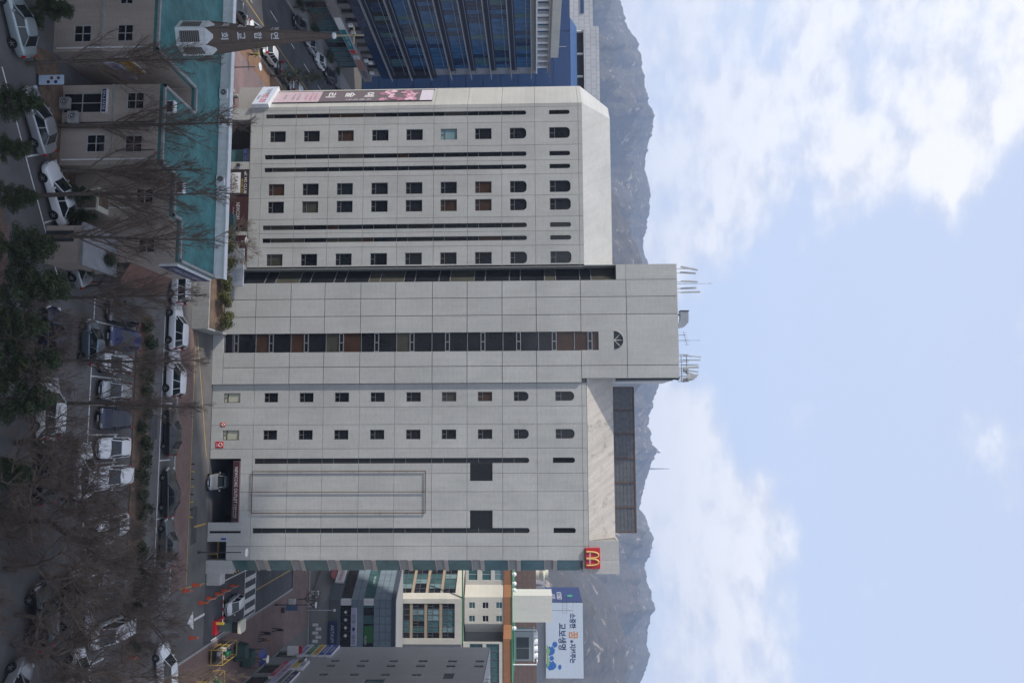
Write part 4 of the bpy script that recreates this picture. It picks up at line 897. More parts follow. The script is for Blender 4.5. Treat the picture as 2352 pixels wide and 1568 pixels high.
for z0, z1 in ((5.0, 6.65), (8.65, 10.25)): MB().lathe((27.35, 129.55, z0), [(.62, 0), (.62, z1-z0)], 14).build('corner_column', white_p, Q)
sb = signbox(QFr, 3.3, 6.95, 3.05, 4.5, -.25, .0, navy_p, 'shop_sign', 'dark navy shop sign lettered ARITAUM over the cosmetics shop', rim=navy_p); text('ARITAUM', .55, silver_txt, sb, QFr, 5.1, 3.8, -.27, width=2.6)
sb = signbox(QFr, 1.2, 7.0, 6.72, 7.6, -.2, -.01, lav_p, 'shop_sign', 'long pale sign with dark diamond and lettering across the first floor'); text('안영  ◆  잠지', .55, navy_p, sb, QFr, 4.4, 7.15, -.22, width=4.4)
tag(text('금거래소', .75, mat('dull_gold_letters', (.2, .15, .06), .4, var=0), None, QFr, 1.6, 4.0, -.03, width=2.6, name='fascia_lettering'), 'dull gold letters on the shop fascia', 'lettering')
for k, u in enumerate((1.9, 3.1, 4.3, 5.5)):
    mb = MB(); cz = 5.8; mb.add([QFr.p(u+a, cz+b, .10) for a, b in ((-.3, 0), (0, -.3), (.3, 0), (0, .3))], [(0, 1, 2, 3)]); mb.build('diamond_decal', white_p, Q)
text('902-0220', .3, white_p, Q, QFr, 6.2, 9.0, .09, width=1.3, name='window_lettering'); text('902-0220', .3, white_p, Q, QL, 8.0, 9.6, .09, width=1.6, name='window_lettering')
pane(QFr, rect(4.0, 6.6, 8.7, 10.2), .1, mat('green_film', (.03, .15, .04), .4, var=.2), Q, 'green_window')
sb = signbox(QL, 5.5, 8.9, 3.3, 4.7, -.3, .0, white_p, 'shop_sign', 'white awning sign with red lettering on the angled shop front'); text('고기백화점', .6, red_p, sb, QL, 7.2, 4.0, -.32, width=2.6)
mb = MB(); mb.add([QL.p(4.6, 2.6, -1.0), QL.p(8.2, 2.6, -1.0), QL.p(8.2, 3.3, 0), QL.p(4.6, 3.3, 0)], [(0, 1, 2, 3)]); mb.add([QL.p(4.6, 2.6, -1.0), QL.p(4.6, 3.3, 0), QL.p(4.6, 2.6, 0)], [(0,1,2)]); mb.build('awning', mat('dull_red_awning', (.25, .06, .06), .7), Q)
for k, (u, z) in enumerate(((.4, 1.0), (-.3, 1.0), (.2, 2.0))): pass
pr = MB()
for k in range(5):
    u = 3.6+k*.62; bar(pr, QFr, u, u+.45, .6+.5*(k % 2), 1.5+.5*(k % 2), -.1, -.05)
tag(pr.build('poster_stand', white_p, None), 'row of white shop posters and flyers before the cosmetics shop', 'posters')
for (x, y, z, lb) in ((26.2, 128.0, .15, 'white cabinet unit at the corner of the shop building'), (26.0, 129.3, .15, 'white outdoor unit with fan at the shop corner'), (27.3, 127.7, .15, 'white box unit nearest the kerb at the shop corner')):
    t = thing('outdoor_unit', lb, 'outdoor unit', (x, y, z)); MB().box(x-.4, x+.4, y-.2, y+.2, z, z+1.2).build('cabinet', white_p, t); MB().box(x-.3, x+.3, y-.22, y-.2, z+.5, z+1.1).build('grille', steel, t)

# ------------------------------------------------------------------ cream office behind it
Wd = thing('cream_office', 'cream office building with teal windows, bay front and orange band', 'building', (31, 142, 0)); rng = random.Random(9)
WF = Fac((28.6, 138), 0); WL = Fac((20.5, 150.15), QA); Wl = math.hypot(8.1, 12.15)
rows = ((12.65, 14.6), (15.05, 17.05), (17.6, 19.6), (20.1, 22.2))
for fac, u0, u1, wa, wb, nc in ((WF, 0, 7.4, .75, 6.45, 6), (WL, 0, Wl, Wl-7.2, Wl-1.4, 5)):
    panel_mb(fac, rect(u0, u1, 0, 23.4), [rect(wa, wb, 12.4, 22.2)], 0, .3).build('wall', tile_c, Wd)
    for (z0, z1) in rows:
        for c in range(nc):
            a = wa+(wb-wa)*c/nc; b = wa+(wb-wa)*(c+1)/nc
            window(fac, rect(a+.02, b-.02, z0, z1), Wd, rng.choice([glass_t, glass_t, glass_d, glass_tl] if 0 < c < nc-1 else [glass_d]), frame_g, d=.2, transom=.45, fw_=.04)
        bar(MB(), fac, wa, wb, z1, z1+.45, .12, .28).build('spandrel', mat('sand_spandrel', (.36, .28, .19), .6), Wd)
MB().prism([(28.8, 138.3), (44, 138.3), (44, 158), (21, 158), (21, 150)], 0, 23.3).build('core', core_dark, Wd)
WR = Fac((36.0, 139.5), 0); panel_mb(WR, rect(0, 8, 8, 30.2), [rect(.3, 7.8, z0, z0+2.2) for z0 in (12.6, 15.5, 18.4, 21.3, 24.6, 27.4)], 0, .3).build('wall', tile_c, Wd)
for z0 in (12.6, 15.5, 18.4, 21.3, 24.6, 27.4):
    for c in range(6): window(WR, rect(.3+c*1.25+.02, 1.55+c*1.25-.02, z0, z0+2.2), Wd, rng.choice([glass_t, glass_d, glass_t]), frame_g, d=.2, transom=.5, fw_=.04)
MB().box(20, 36, 138.05, 138.3, 23.4, 23.6).build('green_flashing', mat('green_flashing', (.02, .16, .06), .5), Wd)
# upper storeys with a bay
bay = [((27.35, 143.8), (29.12, 142.0)), ((29.12, 142.0), (33.6, 142.0)), ((33.6, 142.0), (35.4, 143.8))]
for i, (a, b) in enumerate(bay):
    L = math.hypot(b[0]-a[0], b[1]-a[1]); fac = Fac(a, math.atan2(b[1]-a[1], b[0]-a[0])); ws = []
    if i == 1: ws = [rect(u, u+1.05, z, z+1.05) for u in (.85, 3.1) for z in (24.25, 26.6, 28.95)]
    panel_mb(fac, rect(0, L, 23.5, 30.3), ws, 0, .25).build('bay_wall', tile_c, Wd)
    for w in ws: window(fac, w, Wd, rng.choice([glass_t, glass_d]), frame_w, d=.12, transom=.55)
UF = Fac((0, 143.8)); ws = [rect(24.6, 26.6, z, z+1.6) for z in (24.0, 26.4, 28.6)]
panel_mb(UF, rect(20, 27.35, 23.5, 30.3), ws, 0, .25).build('upper_wall', tile_c, Wd)
for w in ws: window(UF, w, Wd, rng.choice([glass_t, glass_tl]), frame_w, d=.12, cols=2, transom=0)
MB().prism([(20, 144.1), (27.4, 144.1), (29.2, 142.3), (33.5, 142.3), (35.3, 144.1), (44, 144.1), (44, 157), (20, 157)], 23.4, 30.3).build('upper_core', core_dark, Wd)
orm = mat('orange_brown_band', (.30, .13, .055), .6, var=.1, dirt=.1)
MB().prism([(19.9, 143.6), (27.3, 143.6), (29.05, 141.85), (33.7, 141.85), (35.45, 139.4), (44.1, 139.4), (44.1, 158), (19.9, 158)], 30.3, 31.65).build('orange_band', orm, Wd)
MB().prism([(19.85, 143.5), (27.25, 143.5), (29.0, 141.75), (33.75, 141.75), (35.5, 139.3), (44.2, 139.3), (44.2, 158), (19.85, 158)], 31.65, 31.8).build('roof_edge', mat('green_flashing', (.02, .16, .06), .5), Wd)
MB().box(29.1, 33.6, 143.2, 149, 31.8, 38.7).build('stair_head', mat('pale_cream_render', (.60, .585, .52), .7, var=.05, dirt=.08), Wd)
for x in (24.5, 25.6, 27.2, 28.3, 34.3): tag(MB().lathe((x, 143.9+(x > 33)*-2, 31.8), [(.3, 0), (.3, .25), (.42, .3), (.3, .6), (.05, .7)], 10).build('roof_ventilator', white_p), 'small white mushroom ventilator on the green roof edge', 'ventilator', 'ventilators along the green roof edge')
cu = thing('cooling_plant', 'white cooling plant with dark louvred panels and bent pipes on the roof', 'cooling plant', (38, 146, 31.8))
MB().box(35.6, 40.6, 145, 148, 32.1, 35.4).build('housing', steel, cu)
for a in (36.6, 38.5): MB().box(a, a+1.75, 144.9, 145, 32.4, 34.6).build('louvre', dsteel, cu)
MB().box(35.5, 40.7, 144.8, 148.2, 35.4, 35.55).build('cap', white_p, cu)
for x in (36.4, 37.6, 38.8, 40.0): MB().lathe((x, 146.2, 35.55), [(.5, 0), (.55, .45), (.45, .6)], 12).build('fan_stack', white_p, cu)
for x, h in ((35.2, 35.9), (41.1, 35.9)): MB().tube([(x, 144.6, 31.8), (x, 144.6, h), (x+(.6 if x < 38 else -.6), 144.6, h+.1), (x+(.6 if x < 38 else -.6), 145.3, h+.1)], .12, 8).build('pipe', white_p, cu)
ra = thing('roof_aerial', 'lattice of thin television aerials above the pale stair head', 'aerial', (31.5, 145, 38.7))
for (x, h) in ((30.6, 4.6), (32.0, 3.6)): MB().tube([(x, 145, 38.7), (x, 145, 38.7+h)], .035, 5).build('mast', dsteel, ra)
for z in (40.6, 41.3, 42.4): MB().tube([(29.4, 145, z), (32.6, 145, z)], .02, 4).build('boom', dsteel, ra)
for k in range(8): MB().tube([(29.6+.4*k, 145, 40.4), (29.6+.4*k, 145, 41.5)], .014, 4).build('element', dsteel, ra)

# ------------------------------------------------------------------ brown block with the advertising box
K = thing('brown_block', 'brown clad block with metal roof band behind the cream office', 'building', (42, 180, 0))
MB().box(28, 58, 175, 195, 0, 35.9).build('wall', tile_b, K); MB().box(34.0, 58, 176, 194, 35.9, 37.8).build('metal_band', mat('corrugated_grey', (.33, .34, .37), .4, .4, var=.08), K)
for j in range(60): MB().box(34.0+j*.4, 34.12+j*.4, 175.93, 176, 35.95, 37.75).build('rib', steel, K)
ct = thing('cooling_tower', 'round cream cooling tower on the roof beside the store corner', 'cooling tower', (31.5, 178, 35.9)); MB().lathe((31.3, 177.5, 35.9), [(1.3, 0), (1.35, .7), (1.75, 1.5), (1.75, 1.7), (1.1, 1.9), (1.15, 2.7)], 18).build('shell', cream_p, ct); MB().lathe((31.3, 177.5, 38.6), [(1.0, 0), (1.0, .05)], 14).build('fan', dsteel, ct)
A = thing('billboard', 'big rooftop advertising box with white front and navy side', 'billboard', (44, 183, 37.9)); AF = Fac((0, 175.0)); AL = Fac((36.9, 191), -math.pi/2)
MB().box(37.0, 52.4, 175.15, 191, 38.0, 45.7).build('box', steel, A)
bar(MB(), AF, 36.9, 52.5, 37.9, 45.8, 0, .14).build('front_sheet', mat('pale_blue_white_vinyl', (.5, .56, .64), .5, var=.04), A)
bar(MB(), AL, 0, 16, 37.9, 45.8, 0, .1).build('side_sheet', mat('navy_vinyl', (.025, .045, .14), .5, var=.05), A)
text('KYOBO', 1.1, white_p, A, AL, 9.5, 41.0, -.02, width=7.5); text('교보생명', .8, white_p, A, AL, 10.0, 39.7, -.02, width=5)
lf = MB()
for s_ in (-1, 1): lf.add([AL.p(9.5+s_*(.1+1.3*math.sin(a*math.pi/6)*(.5+.5*a/6)), 42.6+1.5*a/6, -.02) for a in range(7)]+[AL.p(9.5, 42.4, -.02)], [tuple(range(8))])
lf.build('leaf_mark', mat('leaf_green_print', (.05, .35, .2), .5), A)
ink = mat('ink_blue_print', (.035, .05, .13), .5, var=0); pb_ = mat('blue_print', (.03, .14, .42), .5, var=0)
text('소중한', 1.35, ink, A, AF, 40.75, 43.65, -.02, width=3.1, bold=.03); text('꿈', 1.9, mat('orange_print', (.55, .2, .03), .5, var=0), A, AF, 43.65, 43.75, -.02, width=1.6, bold=.02); text('을', .6, ink, A, AF, 44.95, 43.4, -.02, width=.6, bold=.03); text('지켜주는', 1.3, ink, A, AF, 47.4, 43.6, -.02, width=4.0, bold=.03); text('교보생명', 1.7, ink, A, AF, 43.95, 41.4, -.02, width=5.5, bold=.025)
ar = MB()
for (x, z, r_, q_) in ((46.9, 39.1, .9, 1.5), (49.9, 39.2, .9, 1.8), (45.6, 40.0, .6, .9), (48.4, 39.3, .5, .8), (50.2, 41.0, .5, .6)): ar.add([AF.p(x+r_*math.cos(k*math.pi/8)*(1+.25*math.sin(3*k)), z-.2+q_*.6*math.sin(k*math.pi/8), -.02) for k in range(16)], [tuple(range(16))])
ar.build('blue_shapes_print', pb_, A); MB().add([AF.p(x, z, -.025) for x, z in ((45.6, 38.1), (50.5, 38.1), (49.5, 38.7), (48, 38.4), (46.8, 38.8))], [(0, 1, 2, 3, 4)]).build('green_shapes_print', mat('green_print', (.25, .4, .12), .5, var=0), A)

# ------------------------------------------------------------------ hills
SKY = [(1400, -500), (1410, -250), (1428, 0), (1440, 60), (1470, 105), (1478, 160), (1489, 235), (1503, 262), (1500, 300), (1486, 345), (1482, 390), (1494, 430), (1493, 480), (1486, 525), (1477, 565), (1488, 610), (1500, 680), (1520, 760), (1525, 830), (1514, 885), (1500, 925), (1489, 975), (1500, 1020), (1510, 1036), (1495, 1070), (1481, 1115), (1471, 1160), (1488, 1200), (1501, 1240), (1496, 1265), (1482, 1300), (1490, 1345), (1505, 1388), (1494, 1430), (1486, 1470), (1494, 1505), (1482, 1540), (1472, 1568), (1460, 1640), (1440, 1800), (1420, 2050)]
NEAR = [(1228, 150), (1330, 330), (1400, 420), (1425, 470), (1450, 530), (1476, 595), (1500, 680), (1508, 740), (1500, 810), (1478, 875), (1440, 940), (1395, 1010), (1300, 1100), (1228, 1200)]
NEAR2 = [(1228, 900), (1300, 1150), (1350, 1300), (1392, 1345), (1420, 1400), (1436, 1470), (1442, 1520), (1440, 1600), (1400, 1800), (1300, 2050)]
def profile(pts):
    out = []
    for (px_, py_) in pts:
        d = sky_dir(px_, py_); out.append((math.atan2(d.x, d.y), d.z/math.hypot(d.x, d.y)))
    return sorted(out)
def interp(pr, a):
    if a <= pr[0][0]: return pr[0][1]
    for (a0, h0), (a1, h1) in zip(pr[:-1], pr[1:]):
        if a <= a1: f = (a-a0)/(a1-a0); f = f*f*(3-2*f)*.5+f*.5; return h0+(h1-h0)*f
    return pr[-1][1]
def hill_mat():
    mt = bpy.data.materials.new('winter_woodland_and_rock'); mt.use_nodes = True; n, l = mt.node_tree.nodes, mt.node_tree.links; b = n['Principled BSDF']; b.inputs['Roughness'].default_value = .95; b.inputs['Specular IOR Level'].default_value = .1
    t = N(n, 'ShaderNodeTexCoord'); n1 = N(n, 'ShaderNodeTexNoise', Scale=.045, Detail=12, Roughness=.8); l.new(t.outputs['Object'], n1.inputs['Vector'])
    c1 = N(n, 'ShaderNodeValToRGB'); c1.color_ramp.elements[0].position = .35; c1.color_ramp.elements[0].color = (.035, .04, .026, 1); c1.color_ramp.elements[1].position = .68; c1.color_ramp.elements[1].color = (.15, .115, .085, 1); l.new(n1.outputs['Fac'], c1.inputs[0])
    mp = N(n, 'ShaderNodeMapping'); mp.inputs['Scale'].default_value = (1, 1, .8); l.new(t.outputs['Object'], mp.inputs[0])
    n2 = N(n, 'ShaderNodeTexNoise', Scale=.03, Detail=10, Roughness=.78); l.new(mp.outputs[0], n2.inputs['Vector'])
    m2 = N(n, 'ShaderNodeMapRange'); m2.inputs[1].default_value = .575; m2.inputs[2].default_value = .64; l.new(n2.outputs['Fac'], m2.inputs[0])
    mx = N(n, 'ShaderNodeMix', data_type='RGBA'); mx.inputs[7].default_value = (.46, .38, .31, 1); l.new(c1.outputs[0], mx.inputs[6]); l.new(m2.outputs[0], mx.inputs[0]); l.new(mx.outputs[2], b.inputs['Base Color'])
    bp = N(n, 'ShaderNodeBump'); bp.inputs['Strength'].default_value = .8; bp.inputs['Distance'].default_value = 14; l.new(n1.outputs['Fac'], bp.inputs['Height']); l.new(bp.outputs[0], b.inputs['Normal'])
    return mt
HM = hill_mat()
def hills(name, pts, r0, rr, r1, seed, na, nr, lo, hi):
    pr = profile(pts); vs_ = []; fs = []
    for i in range(na+1):
        a = lo+(hi-lo)*i/na; e = interp(pr, a)
        jag = (noise.noise(Vector((a*95, seed, 0)))*.0035+noise.noise(Vector((a*300, seed, 3)))*.002+noise.noise(Vector((a*900, seed, 6)))*.0012) if e > .01 else 0
        Hh = max(0, (e+jag)*rr+CAM_H)
        for j in range(nr+1):
            t = j/nr; r = r0+(r1-r0)*t; s = (r-r0)/(rr-r0)
            g = min(1, s)**1.25 if s <= 1 else max(0, 1-(s-1)*1.2)
            x, y = r*math.sin(a), r*math.cos(a)
            nz = noise.fractal(Vector((x*.0055, y*.0055, seed)), .75, 2.1, 7)
            rid = 1-abs(noise.noise(Vector((x*.0042, y*.0018, seed+5))))*2
            amp = Hh*.34*max(0, math.sin(math.pi*min(1, s)))
            vs_.append((x, y, max(-2, Hh*g+amp*(nz*.55+(rid-.5)*.6)-(0 if g > 0 else 5))))
    for i in range(na):
        for j in range(nr):
            k = i*(nr+1)+j; fs.append((k, k+nr+1, k+nr+2, k+1))
    mb = MB(); mb.v = vs_; mb.f = fs; mb.m = [0]*len(fs); return tag(mb.build(name, HM, None, True), kind='structure')
hills('hills', SKY, 1300, 2700, 3400, 1.0, 620, 110, R(-48), R(42))
hills('near_hills', NEAR, 1000, 1650, 2000, 7.0, 160, 50, R(-28), R(8))
hills('near_hills', NEAR2, 900, 1700, 2100, 13.0, 160, 50, R(-6), R(42))
d = sky_dir(1508, 1036); dd = d/math.hypot(d.x, d.y)*2690; rd = thing('radar_dome', 'white radar dome on the ridge above the roof screen', 'radar dome', (dd.x, dd.y, CAM_H+dd.z-8))
MB().lathe((dd.x, dd.y, CAM_H+dd.z-10), [(4, 0), (4, 12), (6, 14), (7, 18), (6, 22), (3.5, 24.5), (.5, 25.5)], 16).build('dome', white_p, rd)
d = sky_dir(1490, 1076); dd = d/math.hypot(d.x, d.y)*2690; rd = thing('ridge_mast', 'thin lattice mast on the ridge right of the radar dome', 'mast', (dd.x, dd.y, CAM_H+dd.z-10))
MB().tube([(dd.x, dd.y, CAM_H+dd.z-20), (dd.x, dd.y, CAM_H+dd.z+70)], [4, 1], 5).build('mast', steel, rd)
# ------------------------------------------------------------------ haze
hz = MB().box(-3600, 3600, -400, 3900, -40, 640).mesh('haze', [])
hm = bpy.data.materials.new('thin_haze'); hm.use_nodes = True; hn, hl = hm.node_tree.nodes, hm.node_tree.links; hn.clear()
ho = N(hn, 'ShaderNodeOutputMaterial'); hv = N(hn, 'ShaderNodeVolumePrincipled'); hv.inputs['Color'].default_value = (.58, .73, 1, 1); hv.inputs['Density'].default_value = .00021; hv.inputs['Anisotropy'].default_value = .2
hl.new(hv.outputs[0], ho.inputs['Volume']); hz.materials.append(hm); tag(link('haze', hz), kind='stuff')

# ------------------------------------------------------------------ unseen slab with window bands, added left of the view to shade the car park
def apartment(name, lab, x0, x1, y0, y1, h, seed):
    t = thing(name, lab, 'building', ((x0+x1)/2, (y0+y1)/2, 0)); MB().box(x0, x1, y0, y1, 0, h).build('wall', mat('shade_block_render', (.42, .40, .37), .8, var=.08, dirt=.15), t)
    for k in range(int(h/3)):
        z = 1+k*3; MB().box(x0+1, x1-1, y1, y1+.06, z, z+1.5).build('window_band', glass_d, t); MB().box(x1, x1+.06, y0+1, y1-1, z, z+1.5).build('window_band', glass_d, t)
    MB().box(x0-.3, x1+.3, y0-.3, y1+.3, h, h+.6).build('roof_edge', concrete, t)
apartment('shade_block', 'tall unseen apartment slab added left of the view to shade the car park', -68, -56, -25, 59, 68, 1)
#apartment('shade_block', 'apartment slab behind the viewpoint mirrored in the store windows', -25, 40, -26, -8, 42, 2)
# ------------------------------------------------------------------ trees
def rv(r): 
    v = Vector((r.gauss(0, 1), r.gauss(0, 1), r.gauss(0, 1))); return v.normalized()
def limb(mb, r, p, d, L, rad, nseg, n, up=.15, wob=.12, end=.25):
    pts = [p.copy()]; rads = [rad]; d = d.copy()
    for i in range(nseg):
        d = (d+rv(r)*wob+Vector((0, 0, up))).normalized(); p = p+d*(L/nseg); pts.append(p.copy()); rads.append(rad*(1-(1-end)*(i+1)/nseg))
    mb.tube(pts, rads, n, cap=False); return pts, rads, d
def at_(pts, t):
    x = t*(len(pts)-1); i = min(int(x), len(pts)-2); f = x-i; return pts[i]*(1-f)+pts[i+1]*f, (pts[i+1]-pts[i]).normalized()
def upright_tree(seed, h, dens=1.0):
    r = random.Random(seed); tr = MB(); br = MB()
    pts, rads, _ = limb(tr, r, Vector((0, 0, -.1)), Vector((r.uniform(-.05, .05), r.uniform(-.05, .05), 1)), h, h*.0125, 10, 8, .25, .035, .12)
    n1 = int(31*dens)
    for i in range(n1):
        t = .2+.78*(i+r.random())/n1; p, d = at_(pts, t); a = r.uniform(0, 2*math.pi); L = h*(.40*(1-t)+.06)*r.uniform(.7, 1.25)
        dd = (Vector((math.cos(a), math.sin(a), 0))*r.uniform(.4, .8)+Vector((0, 0, r.uniform(.7, 1.1)))).normalized()
        b1, _, _ = limb(br, r, p, dd, L, max(.03, h*.0045*(1-t)+.02), 5, 5, .10, .12, .3)
        n2 = int(5+L*2.0)
        for j in range(n2):
            t2 = .15+.85*(j+r.random())/n2; p2, d2 = at_(b1, t2); L2 = L*.42*(1.15-t2)*r.uniform(.6, 1.3)+.15
            dv = (d2+rv(r)*.75+Vector((0, 0, .3))).normalized(); b2, _, _ = limb(br, r, p2, dv, L2, .016, 3, 3, .1, .16, .6)
            for q in range(3 if L2 < .6 else 5):
                p3, d3 = at_(b2, r.uniform(.2, 1)); limb(br, r, p3, (d3+rv(r)*.8+Vector((0, 0, .2))).normalized(), L2*r.uniform(.3, .55)+.12, .010, 2, 3, .05, .15, .7)
    return tr.mesh('trunk', bark, True), br.mesh('branches', twig, True)
def spread_tree(seed, h, lim=5):
    r = random.Random(seed); tr = MB(); br = MB()
    pts, rads, d0 = limb(tr, r, Vector((0, 0, -.1)), Vector((r.uniform(-.15, .15), r.uniform(-.15, .15), 1)), h*.26, h*.022, 5, 8, .1, .08, .75)
    def rec(p, d, L, rad, lv):
        mbx = tr if lv == 0 else br
        b, rr, de = limb(mbx, r, p, d, L, rad, 4 if lv < 3 else 2, 6 if lv == 0 else (5 if lv == 1 else 3), .05, .17, .55)
        if lv >= 4: return
        k = (4, 5, 5, 4)[lv]
        for i in range(k):
            t = .35+.65*(i+1)/k; q, dq = at_(b, min(1, t)); rec(q, (dq*.9+rv(r)*.75+Vector((0, 0, .12))).normalized(), L*r.uniform(.48, .72), max(.0115, rad*.5), lv+1)
    for i in range(lim):
        a = 2*math.pi*(i+r.random()*.6)/lim; rec(pts[-1]-Vector((0, 0, r.random()*h*.05)), (Vector((math.cos(a), math.sin(a), 0))*.75+Vector((0, 0, r.uniform(.5, 1)))).normalized(), h*.32, h*.012, 0)
    return tr.mesh('trunk', bark, True), br.mesh('branches', twig, True)
def leaf_cloud(mb, r, c, rad, n, sz, flat=.45, mi=None):
    for i in range(n):
        d = rv(r); q = Vector(c)+Vector((d.x*rad[0], d.y*rad[1], d.z*rad[2]))*(r.random()**.4)
        a = (d+rv(r)*.9).normalized(); b = a.orthogonal().normalized(); e = a.cross(b); t = r.uniform(0, 6.28); u = (b*math.cos(t)+e*math.sin(t))*sz*r.uniform(.6, 1.4); w = a.cross(u).normalized()*sz*flat
        m_ = r.choice(mi) if mi else 0
        mb.add([q-u*.5-w, q+u*.5-w*.3, q+u*.7+w, q-u*.3+w], [(0, 1, 2, 3)], m_)
leaf_l = mat('paler_evergreen_needles', (.05, .066, .024), .7, var=.4, scale=1.2)  # paler needle tone, scattered at random among the dark needles
def evergreen(seed, h, w, leaves=7000):
    r = random.Random(seed); tr = MB(); cr_ = MB()
    pts, _, _ = limb(tr, r, Vector((0, 0, -.1)), Vector((.05, 0, 1)), h*.92, h*.02, 6, 7, .2, .05, .2)
    nb = 22
    for i in range(nb):
        t = .22+.76*i/nb; p, d = at_(pts, t); a = i*2.4+r.random(); L = w*(1.1-t*.85)*r.uniform(.7, 1.15)
        b, _, _ = limb(tr, r, p, Vector((math.cos(a), math.sin(a), .25)).normalized(), L, .04, 3, 4, .04, .1, .4)
        for s_ in (.45, .75, 1.0):
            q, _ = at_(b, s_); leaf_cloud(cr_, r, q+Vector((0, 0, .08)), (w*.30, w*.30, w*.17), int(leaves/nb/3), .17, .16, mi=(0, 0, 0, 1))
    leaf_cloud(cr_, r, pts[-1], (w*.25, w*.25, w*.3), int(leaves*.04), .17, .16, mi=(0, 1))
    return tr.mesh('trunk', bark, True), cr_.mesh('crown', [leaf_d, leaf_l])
def shrub_mesh(seed, rx, ry, h, n, mats, sz=.11):
    r = random.Random(seed); cr_ = MB(); tr = MB()
    for k in range(5):
        a = r.uniform(0, 6.28); limb(tr, r, Vector((0, 0, -.05)), Vector((math.cos(a)*.5*rx, math.sin(a)*.5*ry, 1)).normalized(), h*.7, .03, 3, 4, .1, .15, .4)
    for k in range(int(6+rx*ry*3)):
        c = (r.uniform(-.7, .7)*rx, r.uniform(-.7, .7)*ry, h*r.uniform(.3, .72)); q = r.uniform(.3, .5); leaf_cloud(cr_, r, c, (min(rx, q+.15), min(ry, q), h*.28), int(n/(6+rx*ry*3)), sz, mi=(0, 0, 1))
    return tr.mesh('stem', bark, True), cr_.mesh('foliage', mats)
def plant(kind, meshes, x, y, z, s, rz, label, cat='tree', group=None, parts=('trunk', 'crown')):
    t = thing(kind, label, cat, (0, 0, 0), group); a = link(parts[0], meshes[0], t); b = link(parts[1], meshes[1], t); t.location = (x, y, z); t.rotation_euler = (0, 0, rz); t.scale = (s, s, s); return t
UP = [upright_tree(100+i, 14.0) for i in range(3)]; SP = [spread_tree(200+i, 8.5) for i in range(3)]
EG = [evergreen(300+i, 5.0, 1.7) for i in range(2)]
g1 = 'bare upright trees before the church and car park'
for i, (x, y, s, lb) in enumerate(((-25.9, 53.2, .98, 'bare upright tree in front of the church yellow sign'), (-22.9, 57.1, 1.05, 'bare upright tree reaching past the teal roof left of the store sign'), (-19.2, 56.6, .85, 'bare upright tree between the silver and the white sedan'), (-16.9, 55.3, 1.02, 'bare upright tree behind the white sedan by the church'),
        (-13.7, 54.3, 1.0, 'bare upright tree rising from the dark evergreens at centre left'), (-9.6, 56.7, .86, 'bare upright tree right of the church lean-to'), (-4.98, 56.3, .88, 'bare upright tree in front of the white hatchback'), (-2.0, 59.0, .82, 'bare upright tree beside the silver hatchback'),
        (-33.5, 53.5, .8, 'bare upright tree at the far left church wall'), (20.5, 68.5, .62, 'bare upright tree near the pavement corner at the right'), (23.9, 80.0, .55, 'young bare upright tree at the corner pavement by the stall'))):
    plant('bare_tree', UP[i % 3], x, y, 0, s, i*1.7, lb, 'tree', g1, ('trunk', 'crown'))
g2 = 'spreading bare trees along the lower car park'
for i, (x, y, s, lb) in enumerate(((.9, 54.4, .85, 'leaning bare spreading tree left of the dark thicket'), (3.4, 53.8, 1.05, 'bare spreading tree at the left edge of the dark thicket'), (6.3, 55.6, 1.1, 'bare spreading tree in the middle of the dark thicket'), (9.4, 54.2, 1.2, 'bare spreading tree hiding the white parked car'),
        (12.6, 55.6, .95, 'bare spreading tree over the silver minivan'), (15.8, 57.0, 1.1, 'bare spreading tree near the lower right corner'), (18.6, 61.5, .9, 'bare spreading tree behind the lower right cars'), (8.2, 60.6, .95, 'bare spreading tree before the second parked row'), (12.0, 70.5, .75, 'bare spreading tree in the hedge strip'), (17.0, 72.0, .75, 'bare spreading tree at the right end of the hedge strip'), (-6.9, 52.4, .8, 'dark forked bare tree over the navy car'), (14.5, 66.5, .7, 'small bare tree between parked cars at the right'), (-3.2, 51.6, .8, 'bare spreading tree among the evergreens at the bottom centre'), (5.2, 60.4, .8, 'bare spreading tree in front of the white cars of the parked row'), (10.6, 58.4, 1.0, 'bare spreading tree in the dense part of the thicket'), (-11.3, 61.8, .6, 'small bare tree beside the church lean-to'), (1.8, 52.2, .9, 'bare spreading tree by the half hidden evergreen'))):
    plant('spreading_tree', SP[i % 3], x, y, 0, s, i*2.1, lb, 'tree', g2)

g4 = 'bare brown shrubs at the lower right'
rb_ = random.Random(77)
for i in range(20):
    x, y = rb_.uniform(4, 20), rb_.choice((rb_.uniform(51, 55.5), rb_.uniform(52, 56), rb_.uniform(59.4, 60.6), rb_.uniform(70, 73)))
    plant('bare_shrub', SP[i % 3], x, y, -.9, rb_.uniform(.42, .62), i*1.1, 'bare twiggy brown shrub in the thicket at the lower right', 'shrub', g4)
plant('spreading_tree', SP[1], -20.6, 85.0, 1.5, .62, 1.0, 'small bare tree with fine brown twigs in the planter by the tower', 'tree'); plant('spreading_tree', SP[2], -62.9, 112.5, .1, .75, .4, 'bare tree on the far pavement before the glass office', 'tree'); plant('spreading_tree', SP[0], 25.5, 122.5, .1, .5, .4, 'small bare tree before the angled shop front', 'tree')
plant('spreading_tree', SP[0], -26.9, 84.0, .0, .5, 2.4, 'small bare tree before the dark shop recess behind the church parapet', 'tree')
g3 = 'dark evergreens at the lower edge'
